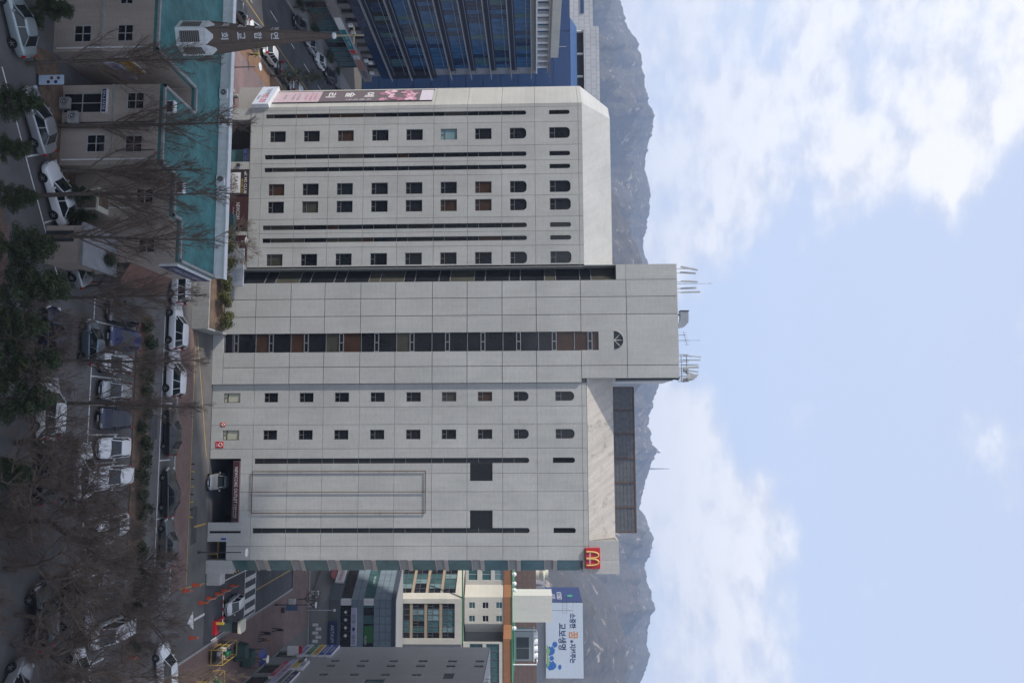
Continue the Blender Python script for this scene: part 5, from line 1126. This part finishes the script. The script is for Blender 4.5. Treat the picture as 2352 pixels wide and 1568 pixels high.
for i, (x, y, s, lb) in enumerate(((-29.6, 52.4, .75, 'evergreen beside the pale silver car at the left edge'), (-21.3, 49.2, .8, 'evergreen covering the wheels of the silver sedan'), (-18.4, 49.8, .62, 'evergreen below the white sedan'), (-15.4, 50.6, .66, 'evergreen between the white and the silver sedan'), (-12.0, 50.2, 1.0, 'largest evergreen at the bottom left of the car park'), (-9.4, 50.4, 1.15, 'evergreen right of the largest one'), (-6.6, 50.0, .95, 'evergreen left of the navy car'), (-4.3, 51.0, 1.05, 'evergreen in front of the white sport utility car'), (-2.0, 50.6, 1.05, 'evergreen at the bottom centre'), (2.6, 50.6, .8, 'evergreen half hidden in the brown thicket'),
        (-17.6, 57.2, .62, 'small evergreen at the church porch'), (-15.9, 58.0, .6, 'small evergreen left of the grey annex'), (-13.0, 59.8, .75, 'small evergreen behind the grey annex'))):
    plant('evergreen_tree', EG[i % 2], x, y, 0, s, i*1.3, lb, 'tree', g3)
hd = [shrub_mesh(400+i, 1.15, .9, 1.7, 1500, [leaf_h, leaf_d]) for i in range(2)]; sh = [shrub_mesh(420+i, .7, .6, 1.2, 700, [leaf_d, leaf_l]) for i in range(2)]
for i, x in enumerate((-22.2, -20.2, -18.1, -16.0, -13.9, -11.9)):
    plant('hedge_shrub', hd[i % 2], x, 84.8+.35*(i % 2), 1.5, 1.0+.08*(i % 3), i, '%s olive green hedge shrub in the planter before the tower' % ('leftmost', 'second from left', 'third from left', 'third from right', 'second from right', 'rightmost')[i], 'shrub', 'hedge shrubs in the planter', ('stem', 'foliage'))
for i, x in enumerate((-9.5, -8, -6.4, -4.9, -3.4, -1.9, -.3, 1.2, 2.8, 4.3, 5.9, 7.4, 9.0, 10.6, 13.2, 15.0, 19)): plant('low_shrub', sh[i % 2], x, 71.4+.5*(i % 3), 0, 1.0+.15*(i % 2), i, 'low dark evergreen shrub in the strip behind the parked row', 'shrub', 'shrubs in the strip behind the parked row', ('stem', 'foliage'))
for i, y in enumerate((109.5, 113.6, 115.0, 121.5, 123.2, 130.6, 132.5, 136.8)): plant('round_shrub', sh[i % 2], -64.3, y, .13, 1.05, i, 'clipped round shrub along the glass office front', 'shrub', 'shrubs along the glass office front', ('stem', 'foliage'))
plant('pine_tree', evergreen(330, 8.0, 1.9, 3000), -48.0, 103.4, .1, .95, 0, 'dark pruned pine standing on the pavement before the grey car', 'tree')
mbp = MB()
for (x0, x1, y0, y1) in ((-9, -6, 58.2, 60.6), (2, 6.5, 58.6, 60.2), (-1.5, 1.0, 73.6, 75.4), (8, 12, 83.6, 85.2), (17.2, 19.4, 105, 108), (-56, -54.4, 100, 106)): mbp.add([(x0, y0, .005), (x1, y0+.1, .005), (x1-.1, y1, .005), (x0+.1, y1-.1, .005)], [(0, 1, 2, 3)])
struct('asphalt_patch', mbp, mat('dark_patched_asphalt', (.06, .058, .058), .9, var=.3, scale=1.5))
for (x, y) in ((-3.0, 60.6), (8.5, 75.0), (19.5, 109.5), (-55.5, 112)): struct('manhole_cover', MB().lathe((x, y, 0), [(.36, 0), (.36, .007)], 18), dsteel)
struct('shrub_bed', MB().box(-10.6, 20, 70.5, 73.2, -.04, .12), soil); struct('lower_bed', MB().box(-15, 22, 44, 51.6, -.04, .14), soil)

# ------------------------------------------------------------------ cars
paint = mat('car_paint', (.7, .7, .7), .28, var=0, spec=.5, coat=.6)
PC = {'white': paint}
for nme, c, mt_ in (('silver', (.36, .37, .38), .5), ('black', (.012, .012, .014), .1), ('navy', (.012, .018, .05), .2), ('grey', (.10, .105, .11), .4), ('blue', (.012, .022, .10), .2), ('slate', (.13, .17, .20), .4), ('sage', (.30, .35, .36), .4)):
    PC[nme] = mat(nme+'_car_paint', c, .28, mt_, var=0, spec=.5, coat=.6)
cglass = mat('car_glass', (.015, .02, .022), .05, var=0, spec=.6); rubber = mat('tyre_rubber', (.015, .015, .015), .9, var=0); alloy = mat('alloy_wheel', (.35, .35, .36), .35, .8, var=0)
lampw = mat('headlamp_lens', (.5, .52, .55), .15, var=0, spec=.7); lampr = mat('red_lamp_lens', (.32, .01, .012), .2, var=0, spec=.6); plate = mat('number_plate', (.5, .5, .48), .5, var=0)
KINDS = {  # L, half width, hull stations (x, width factor, bottom, top), belt, roof z, cabin base, cabin roof, wheel x
 'sedan': (4.7, .9, [(-2.35,.74,.42,.74),(-2.27,.9,.30,.93),(-1.95,.97,.25,1.0),(-1.2,1,.2,.98),(0,1,.2,.95),(1.0,1,.2,.93),(1.5,.98,.22,.87),(2.0,.93,.25,.78),(2.26,.84,.30,.68),(2.35,.66,.40,.56)], .93, 1.45, (-1.8, 1.1), (-1.0, .25), (-1.38, 1.42)),
 'suv':   (4.5, .92, [(-2.25,.84,.45,.90),(-2.2,.95,.35,1.04),(-1.9,.99,.28,1.06),(-1.0,1,.24,1.05),(0,1,.24,1.04),(1.0,1,.24,1.03),(1.5,.98,.26,1.0),(1.95,.93,.3,.92),(2.2,.84,.35,.80),(2.27,.68,.45,.65)], 1.03, 1.70, (-2.15, 1.15), (-1.8, .35), (-1.32, 1.36)),
 'hatch': (3.7, .83, [(-1.85,.84,.42,.85),(-1.8,.95,.3,.98),(-1.5,.99,.22,1.0),(-.8,1,.2,.98),(0,1,.2,.96),(.8,1,.2,.95),(1.25,.97,.22,.9),(1.6,.9,.26,.8),(1.8,.8,.3,.68),(1.86,.64,.4,.58)], .95, 1.48, (-1.75, 1.15), (-1.4, .3), (-1.15, 1.2)),
 'van':   (4.9, .92, [(-2.45,.9,.4,1.0),(-2.42,.97,.3,1.1),(-2.1,1,.25,1.1),(-1.0,1,.22,1.1),(0,1,.22,1.1),(1.2,1,.22,1.08),(1.8,.98,.24,1.02),(2.2,.92,.28,.9),(2.42,.84,.32,.74),(2.48,.7,.4,.6)], 1.08, 1.92, (-2.4, 1.95), (-2.25, 1.0), (-1.45, 1.55))}
def subsurf(me, lv=1):
    ob = bpy.data.objects.new('s', me); COL.objects.link(ob); md = ob.modifiers.new('s', 'SUBSURF'); md.levels = lv; bpy.context.view_layer.update()
    m2 = bpy.data.meshes.new_from_object(ob.evaluated_get(bpy.context.evaluated_depsgraph_get())); bpy.data.objects.remove(ob); m2.name = me.name
    m2.polygons.foreach_set('use_smooth', [True]*len(m2.polygons)); return m2
def car_proto(kind):
    L, W, st, belt, zr, cb0, cr0, wx = KINDS[kind]; t = thing(kind+'_car', 'car', 'car')
    hb = MB(); vs_ = []; n_ = 14
    for (x, w, zb, zt) in st:
        w = w*W; mid = zb+(zt-zb)*.55
        half_ = [(w*.80, zb), (w*.96, zb+.08), (w, zb+.22), (w*1.005, mid), (w*.975, zt-.07), (w*.90, zt-.015), (w*.5, zt+.025)]
        for (y, z) in half_: vs_.append((x, y, z))
        for (y, z) in reversed(half_): vs_.append((x, -y, z))
    fs = []
    for i in range(len(st)-1):
        for k in range(n_): fs.append((i*n_+k, i*n_+(k+1) % n_, (i+1)*n_+(k+1) % n_, (i+1)*n_+k))
    fs += [tuple(range(n_)), tuple(range((len(st)-1)*n_+n_-1, (len(st)-1)*n_-1, -1))]
    hb.add(vs_, [f[::-1] for f in fs]); link('body', subsurf(hb.mesh('body', paint, True)), t)
    wb, wt = W*.90, W*.70; zb = belt-.03
    base = [Vector((cb0[0], wb*.9, zb)), Vector((cb0[0]+.25, wb, zb)), Vector((cb0[1]-.35, wb, zb)), Vector((cb0[1], wb*.82, zb))]; top = [Vector((cr0[0], wt*.92, zr-.05)), Vector((cr0[0]+.12, wt, zr-.04)), Vector((cr0[1]-.15, wt, zr-.04)), Vector((cr0[1], wt*.9, zr-.06))]
    mir = lambda v: Vector((v.x, -v.y, v.z)); B8 = base+[mir(v) for v in reversed(base)]; T8 = top+[mir(v) for v in reversed(top)]
    gm = MB(); gm.add(B8+T8, [(k, 8+k, 8+(k+1) % 8, (k+1) % 8) for k in range(8)]); gm.build('windows', cglass, t)
    rm = MB(); R0 = [v+Vector((0, 0, -.02)) for v in T8]; cx_ = (cr0[0]+cr0[1])/2
    R1 = [Vector((cx_+(v.x-cx_)*.97, v.y*.97, zr-.005)) for v in T8]; R2 = [Vector((cx_+(v.x-cx_)*.8, v.y*.7, zr+.03)) for v in T8]; rm.add([Vector((cx_+(v.x-cx_)*1.03, v.y*1.03, v.z-.02)) for v in T8]+R1+R2, [(j*8+k, j*8+8+k, j*8+8+(k+1) % 8, j*8+(k+1) % 8) for j in (0, 1) for k in range(8)]+[(23, 22, 21, 20, 19, 18, 17, 16)])
    link('roof', subsurf(rm.mesh('roof', paint)), t)
    for k in (0, 3, 4, 7): MB().tube([B8[k]+Vector((0, 0, .02)), T8[k]], .04, 5).build('pillar', paint, t)
    for s_ in (1, -1):
        for fx in ((.52,) if kind == 'hatch' else (.5, .78) if kind in ('suv', 'van') else (.5,)):
            f_ = 1-fx; MB().tube([Vector((cb0[0]+(cb0[1]-cb0[0])*f_, s_*wb*1.0, zb)), Vector((cr0[0]+(cr0[1]-cr0[0])*f_, s_*wt*1.0, zr-.05))], .04, 5).build('pillar', paint, t)
    rw = .33 if kind in ('suv', 'van') else .31; wm = MB(); wm.lathe((0, 0, 0), [(rw*.62, -.1), (rw*.93, -.1), (rw, -.06), (rw, .06), (rw*.93, .1), (rw*.62, .1)], 18); tyre = wm.mesh('wheel', rubber)
    rim = MB(); rim.lathe((0, 0, 0), [(rw*.64, .06), (rw*.64, .095), (rw*.55, .085)], 16)
    for k in range(5): a = 2*math.pi*k/5; rim.obox((math.cos(a)*rw*.33, math.sin(a)*rw*.33, .096), Vector((math.cos(a), math.sin(a), 0))*rw*.3, Vector((-math.sin(a), math.cos(a), 0))*rw*.10, (0, 0, .01))
    rim = rim.mesh('rim', alloy); am = MB(); am.lathe((0, 0, 0), [(rw*1.17, 0), (rw*1.17, .012)], 20); am = am.mesh('wheel_arch', black)
    for x in wx:
        for s_ in (1, -1):
            o = link('wheel', tyre, t); o.location = (x, s_*(W-.085), rw); o.rotation_euler = (-s_*math.pi/2, 0, 0); ri = link('rim', rim, o)
            ar_ = link('wheel_arch', am, t); ar_.location = (x, s_*(W-.012), rw+.02); ar_.rotation_euler = (-s_*math.pi/2, 0, 0)
    xf, xb = st[-1][0], st[0][0]; hz_ = st[-2][3]-.06
    for s_ in (1, -1):
        MB().obox((xf-.14, s_*W*.68, hz_), Vector((.12, -s_*.05, .02)), Vector((-.02, .17, 0)), (0, 0, .075)).build('headlight', lampw, t)
        MB().obox((xb+.07, s_*W*.77, belt-.12 if kind == 'sedan' else belt+.0), Vector((.07, 0, 0)), Vector((0, .13, 0)), (0, 0, .09 if kind == 'sedan' else .2)).build('taillight', lampr, t)
        MB().obox((cb0[1]-.42, s_*(W+.07), belt+.08), (.06, 0, 0), (0, .1, 0), (0, 0, .07)).build('mirror', paint, t)
    MB().obox((xf-.03, 0, .52), (.035, 0, 0), (0, W*.5, 0), (0, 0, .07)).build('grille', black, t); MB().obox((xf-.0, 0, .40), (.03, 0, 0), (0, .24, 0), (0, 0, .06)).build('number_plate', plate, t); MB().obox((xb+.0, 0, .62), (.03, 0, 0), (0, .24, 0), (0, 0, .06)).build('number_plate', plate, t)
    return t
PROTO = {k: car_proto(k) for k in KINDS}; PUSED = set()
def car(kind, x, y, rz, colr, label, group='cars parked around the store'):
    o = dup(PROTO[kind], (x, y, .005), rz, label, group, swap=None if colr == 'white' else {'car_paint': PC[colr]}); o['category'] = 'car'; return o
dn, lf_, rt_, upw = -math.pi/2, math.pi, 0, math.pi/2
for a in (('sedan', -28.0, 51.2, math.pi+.5, 'sage', 'pale grey green sedan cut off by the left edge'), ('sedan', -22.0, 54.0, math.pi+.57, 'silver', 'silver sedan half hidden by an evergreen beside the church'), ('sedan', -17.5, 56.8, math.pi+.57, 'white', 'white sedan with red tail lamp parked along the church'), ('sedan', -13.3, 59.7, math.pi+.5, 'silver', 'silver sedan in front of the grey annex'),
    ('sedan', -9.9, 67.1, dn, 'black', 'black sedan facing out at the left end of the parked row'), ('sedan', -7.8, 67.4, dn, 'blue', 'dark blue sedan second from the left in the parked row'), ('hatch', -5.55, 65.9, dn, 'white', 'white hatchback facing out in the parked row'), ('hatch', -3.25, 66.0, dn, 'silver', 'silver hatchback facing out beside the white one'), ('sedan', -.95, 66.5, dn, 'navy', 'dark navy sedan right of the silver hatchback'), ('sedan', 1.5, 66.5, dn, 'white', 'white sedan right of the navy one in the parked row'), ('suv', 3.85, 66.2, dn, 'white', 'white sport utility car facing out next to the white sedan'), ('sedan', 8.1, 66.8, dn+.08, 'white', 'white sedan glimpsed through the dark thicket'),
    ('hatch', -6.9, 62.2, lf_, 'slate', 'slate grey car standing across the lane below the parked row'), ('sedan', 3.3, 62.1, lf_, 'white', 'white sedan standing across the lane in front of the white cars'), ('suv', -14.6, 77.1, lf_, 'white', 'white car peeping out behind the church corner'), ('suv', -10.0, 76.95, lf_, 'white', 'white estate car left in the kerbside row'), ('suv', -5.3, 76.85, lf_, 'white', 'white sport utility car with visible wheel in the kerbside row'), ('sedan', .2, 77.0, lf_, 'black', 'black sedan in the kerbside row right of the white one'), ('sedan', 6.0, 77.1, lf_, 'black', 'second black sedan in the kerbside row below the garage'), ('sedan', 10.8, 77.2, lf_, 'grey', 'grey sedan at the right end of the kerbside row'),
    ('sedan', -6.7, 57.0, lf_, 'navy', 'navy sedan partly under the evergreens'), ('suv', -1.6, 57.0, lf_, 'white', 'white sport utility car in the lower lane behind evergreens'), ('sedan', 3.0, 57.4, lf_, 'black', 'black sedan in the lower lane under bare branches'), ('van', 13.2, 61.8, lf_, 'silver', 'silver minivan standing sideways in the lower right'), ('suv', 13.2, 57.6, lf_+.05, 'black', 'black car under branches at the lower right'), ('suv', 17.6, 54.9, upw+.9, 'silver', 'pale silver car at the bottom right corner'), ('hatch', 18.6, 62.6, lf_-.1, 'white', 'white hatchback behind branches at the right edge'), ('van', 16.6, 66.9, dn, 'white', 'white van facing out at the right of the parked row'), ('sedan', 13.0, 68.0, dn-.2, 'grey', 'grey sedan beside the small bare tree at the right'), ('suv', 22.4, 77.4, lf_+.2, 'white', 'white car seen through twigs near the right edge'),
    ('sedan', 5.75, 89.1, dn, 'silver', 'silver sedan driving out of the dark garage'), ('hatch', 20.35, 94.7, dn+.12, 'white', 'white compact car stopped at the barrier booth'),
    ('sedan', -50.2, 90.5, upw, 'grey', 'grey car nearest the church parapet on the street'), ('sedan', -50.2, 96.0, upw, 'white', 'white sedan left of the steeple on the street'), ('suv', -50.1, 101.6, upw, 'white', 'white sport utility car right of the steeple on the street'), ('suv', -50.2, 107.5, upw, 'grey', 'grey sport utility car before the pruned pine'), ('suv', -50.1, 113.2, upw, 'white', 'white box car behind the pruned pine'), ('sedan', -51.2, 119.5, upw, 'white', 'white sedan farthest up the near side of the street'),
    ('sedan', -61.0, 114.5, dn, 'black', 'black sedan across the street left of the spire'), ('sedan', -60.9, 120.4, dn, 'silver', 'silver sedan across the street by the round shrubs'), ('sedan', -60.8, 125.6, dn, 'white', 'white sedan across the street behind the silver one'), ('suv', -60.9, 131.5, dn, 'black', 'black car across the street behind the pine'), ('suv', -61.0, 140.5, dn, 'black', 'black car farthest across the street by the banner')): car(*a)
for t in PROTO.values():
    for o in list(t.children_recursive)+[t]: bpy.data.objects.remove(o)

# ------------------------------------------------------------------ people
def person(x, y, rz, label, coat, legs, hair=(.02, .015, .012), s=1.0):
    mm = [mat(label[:18]+' coat', coat, .8, var=.1), mat(label[:18]+' trousers', legs, .8, var=.1), mat('skin', (.45, .28, .2), .6, var=0), mat('dark_hair', hair, .7, var=0), black]
    J = [((0,0,.95),.15),((0,0,1.15),.15),((0,0,1.38),.17),((0,0,1.5),.07),((0.02,0,1.6),.085),((0.02,0,1.7),.09),
         ((0,.10,.9),.10),((.16,.10,.5),.07),((.10,.10,.09),.05),((.26,.10,.04),.045),
         ((0,-.10,.9),.10),((-.05,-.10,.5),.07),((-.22,-.10,.12),.05),((-.08,-.10,.04),.045),
         ((0,.20,1.40),.07),((-.10,.25,1.14),.05),((.05,.25,.92),.04),((.1,.25,.84),.035),
         ((0,-.20,1.40),.07),((.10,-.25,1.14),.05),((.26,-.25,.95),.04),((.31,-.25,.88),.035)]
    E_ = [(0,1),(1,2),(2,3),(3,4),(4,5),(0,6),(6,7),(7,8),(8,9),(0,10),(10,11),(11,12),(12,13),(2,14),(14,15),(15,16),(16,17),(2,18),(18,19),(19,20),(20,21)]
    me = bpy.data.meshes.new('p'); me.from_pydata([j[0] for j in J], E_, []); ob = bpy.data.objects.new('p', me); COL.objects.link(ob)
    ob.modifiers.new('s', 'SKIN'); sd = ob.modifiers.new('u', 'SUBSURF'); sd.levels = 1
    for v, j in zip(me.skin_vertices[0].data, J): v.radius = (j[1], j[1])
    me.skin_vertices[0].data[0].use_root = True
    bpy.context.view_layer.update(); m2 = bpy.data.meshes.new_from_object(ob.evaluated_get(bpy.context.evaluated_depsgraph_get())); bpy.data.objects.remove(ob)
    m2.materials.clear()
    for q in mm: m2.materials.append(q)
    for f in m2.polygons:
        c = f.center; f.use_smooth = True
        f.material_index = 3 if (c.z > 1.68 or (c.z > 1.56 and c.x < .0)) else 2 if c.z > 1.5 or (abs(c.y) > .19 and c.z < .92) else 4 if c.z < .09 else 1 if c.z < .86 else 0
    m2.name = 'person'; o = link('person', m2); o.location = (x, y, .13); o.rotation_euler = (0, 0, rz); o.scale = (s, s, s); tag(o, label, 'person', 'people walking on the pavements')
person(27.0, 110.5, 2.2, 'person in dark suit walking ahead on the right pavement', (.015, .015, .018), (.012, .012, .014)); person(26.2, 105.4, 2.0, 'person in dark coat walking behind the one ahead', (.02, .02, .024), (.012, .012, .014)); person(26.9, 104.9, 2.0, 'person in orange brown jacket walking beside the dark coat', (.25, .12, .03), (.03, .04, .09), s=.96); person(-46.9, 94.8, .9, 'person with yellow patterned jacket on the orange pavement', (.16, .14, .03), (.02, .02, .03))

# ------------------------------------------------------------------ street furniture
def lamp_post(x, y, h, label, z=0, r=.45):
    t = thing('street_lamp', label, 'street lamp', (x, y, z), 'disc topped street lamps'); MB().tube([(x, y, z), (x, y, z+h)], [.07, .05], 8).build('pole', dsteel, t); MB().lathe((x, y, z), [(.13, 0), (.13, .3), (.08, .35)], 10).build('base', dsteel, t)
    MB().lathe((x, y, z+h-.5), [(.06, 0), (.1, .2), (.22, .42), (.2, .48)], 12).build('lantern', silver_txt, t); MB().lathe((x, y, z+h), [(.1, 0), (r, .02), (r, .06), (.1, .1)], 16).build('disc', white_p, t)
lamp_post(-41.3, 86.6, 4.6, 'disc lamp on the pink plaza behind the church parapet', .12); lamp_post(-21.0, 87.0, 3.6, 'disc lamp by the hedge in front of the maroon shop board', 0); lamp_post(13.0, 85.7, 5.2, 'disc lamp in front of the entrance at the store corner', .0); lamp_post(23.95, 111.6, 5.6, 'disc lamp with blue banner on the right pavement', .12); lamp_post(26.5, 95.0, 4.6, 'disc lamp by the yellow stall at the right', .12)
tag(MB().box(24.05, 24.7, 111.55, 111.6, 1.6, 3.2).build('lamp_banner', mat('blue_print_cloth', (.06, .13, .25), .7, var=.5, scale=6)), 'small blue banner hanging on the right pavement lamp', 'banner'); tag(MB().lathe((28.1, 127.2, 4.2), [(.05, 0), (.2, .1), (.24, .25), (.15, .42)], 12).tube([(28.1, 127.2, .12), (28.1, 127.2, 4.2)], .05, 6).build('globe_lamp', silver_txt), 'globe lamp on a thin post before the shop front', 'street lamp')
for i, (x, y, lb) in enumerate(((18.38, 86.5, 'nearest cone of the chained row beside the exit lane'), (18.33, 88.6, 'second cone of the chained row beside the exit lane'), (18.32, 90.9, 'third cone of the chained row beside the exit lane'), (18.31, 92.8, 'fourth cone of the chained row beside the exit lane'), (18.25, 95.2, 'farthest cone of the chained row beside the exit lane'), (16.31, 82.4, 'lone cone near the end of the yellow line'), (16.2, 84.7, 'lone cone by the white pier of the store corner'), (21.45, 84.4, 'lone orange cone in front of the booth'), (19.9, 71.5, 'orange cone among twigs at the right'))):
    t = thing('traffic_cone', lb, 'traffic cone', (x, y, 0), 'orange waisted traffic cones'); MB().lathe((x, y, 0), [(.24, 0), (.24, .05), (.2, .28), (.07, .70), (.08, .78), (.13, .92), (.12, .97)], 14).build('body', orange_p, t); MB().lathe((x, y, .80), [(.10, 0), (.128, .07)], 14).build('band', yel_p if i < 5 else white_p, t)
for i, (a, b) in enumerate(((86.5, 88.6), (88.6, 90.9), (90.9, 92.8), (92.8, 95.2))): tag(MB().tube([(18.33, a+.1+(b-a-.2)*k/6, .95-.22*math.sin(math.pi*k/6)) for k in range(7)], .02, 5).build('chain', cream_p), 'pale chain sagging between two neighbouring orange cones', 'chain', 'chains between the cones')
t = thing('barrier_booth', 'parking barrier booth with red base, green body and rounded cream top', 'booth', (22.0, 91.6, 0)); MB().box(21.2, 22.7, 90.3, 92.9, 0, .35).build('plinth', red_p, t); MB().box(21.6, 22.5, 91.2, 92.6, .35, 1.9).build('cabin', mat('grey_green_panel', (.10, .14, .13), .5), t); MB().box(21.5, 22.6, 91.1, 92.7, 1.9, 2.6).build('glazing', cglass, t)
MB().prism([(21.35, 91.2), (21.5, 90.95), (22.6, 90.95), (22.75, 91.2), (22.75, 92.6), (22.6, 92.85), (21.5, 92.85), (21.35, 92.6)], 2.6, 2.85).build('roof', cream_p, t); MB().box(21.35, 21.6, 90.5, 90.8, .35, 1.15).build('barrier_cabinet', yel_p, t)
for k in range(8): MB().tube([(21.4-.42*k, 90.6, 1.02), (20.98-.42*k, 90.6, 1.02)], .04, 6).build('barrier_arm', white_p if k % 2 == 0 else red_p, t)
for k in range(10): tag(MB().box(16.9+.0, 17.05, 95.8+k*.42, 96.0+k*.42, .0, .10).build('kerb_block', yel_p if k % 2 == 0 else black), 'small %s painted kerb block by the planter edge' % ('yellow' if k % 2 == 0 else 'black'), 'kerb block', 'striped kerb blocks by the store corner')
wp = thing('corner_planter', 'low white tiled planter wall at the right store corner', 'planter', (16, 90, 0)); MB().box(15.65, 16.9, 88.2, 89.6, 0, 1.5).build('block', tile_w, wp); MB().box(15.65, 16.3, 89.6, 99, 0, .35).build('soil', soil, wp); MB().box(16.3, 16.42, 89.6, 99, 0, .45).build('edging', white_p, wp)
# yellow steel stalls and their goods
def stall(x0, x1, y0, y1, h, label):
    t = thing('market_stall', label, 'stall', ((x0+x1)/2, (y0+y1)/2, .12))
    for x in (x0, x1):
        for y in (y0, (y0+y1)/2, y1): MB().tube([(x, y, .12), (x, y, h)], .03, 5).build('post', yel_p, t)
    for x in (x0, x1):
        for z in (.5, 1.1, h): MB().tube([(x, y0, z), (x, y1, z)], .025, 5).build('rail', yel_p, t)
    for y in (y0, y1):
        for z in (.5, h): MB().tube([(x0, y, z), (x1, y, z)], .025, 5).build('rail', yel_p, t)
    MB().box(x0, x1, y0, y1, .48, .52).build('shelf', dsteel, t); MB().box(x0, x1, y0, y1, 1.08, 1.11).build('shelf', dsteel, t); return t
stall(23.9, 25.5, 89.0, 93.2, 1.75, 'yellow steel frame stall on the corner pavement'); stall(26.4, 28.2, 86.2, 90.2, 1.6, 'second yellow steel stall with orange goods at the right edge')
rg = random.Random(4); gm_ = [concrete, navy_p, green_p, rust, cream_p, cream_p]
for i in range(22):
    if i < 11: x, y = rg.uniform(24.1, 25.2), 89.2+.34*i
    else: x, y = rg.uniform(26.6, 27.9), 86.4+.33*(i-11)
    z = 1.11; tag(MB().obox((x, y, z+.14), (.17, .05, 0), (-.04, .13, 0), (0, 0, .14)).build('goods_box', gm_[rg.randrange(6)]), 'small box of goods on the yellow stall shelves', 'box', 'boxes on the stalls')
for i, (x, y, lb) in enumerate(((26.3, 97.3, 'dark green covered cart nearest the lamp'), (27.6, 99.6, 'dark green covered cart beyond the first one'))):
    t = thing('covered_cart', lb, 'cart', (x, y, .12)); MB().prism([(x-1.0, y-.8), (x+1.0, y-.8), (x+1.0, y+.8), (x-1.0, y+.8)], .35, 1.5, top=[(x-.8, y-.65), (x+.8, y-.65), (x+.8, y+.65), (x-.8, y+.65)]).build('cover', mat('dark_green_tarp', (.015, .05, .045), .6, var=.25, scale=3), t)
    for a in (-.7, .7): MB().tube([(x+a, y-.82, .3), (x+a, y-.72, .3)], .19, 10).build('wheel', rubber, t)
t = thing('blue_tarpaulin_stall', 'blue tarpaulin draped over a stall by the tiled building', 'stall', (28.6, 103, .12)); mb = MB()
gx = [(27.6+.45*i, 101.2+.5*j, 1.9-.25*abs(i-2)+.12*math.sin(i*2+j*1.7)) for i in range(5) for j in range(6)]; mb.add(gx, [(i*6+j, i*6+j+6, i*6+j+7, i*6+j+1) for i in range(4) for j in range(5)]); mb.build('tarpaulin', mat('blue_tarp', (.012, .03, .22), .5, var=.2, scale=2), t, True)
for (x, y) in ((27.65, 101.3), (29.3, 101.3), (27.65, 103.6), (29.3, 103.6)): MB().tube([(x, y, .12), (x, y, 1.4)], .04, 5).build('post', dsteel, t)
tag(MB().lathe((25.3, 114.5, .12), [(.35, 0), (.4, .5), (.3, .55)], 10).build('pavement_planter', rust), 'brown planter tub on the right pavement', 'planter'); tag(MB().box(24.4, 25.2, 117.5, 117.7, .12, 1.1).build('pavement_board', white_p), 'white advertising board standing on the red pavement', 'board')
for i in range(6): tag(MB().lathe((-39.9+.05*i, 84.5+1.25*i, .12), [(.22, 0), (.26, .1), (.26, .55), (.18, .62)], 12).build('stone_bollard', concrete), 'stone bollard in the row beside the store left corner', 'bollard', 'stone bollards beside the store left corner')
# yellow and black posts along the driveway
for i in range(8): tag(MB().lathe((3.6+.78*i, 83.3, 0), [(.06, 0), (.06, .3)], 8).build('lane_post', yel_p if i % 2 else black), 'short %s lane post before the garage' % ('yellow' if i % 2 else 'black'), 'post', 'lane posts before the garage')
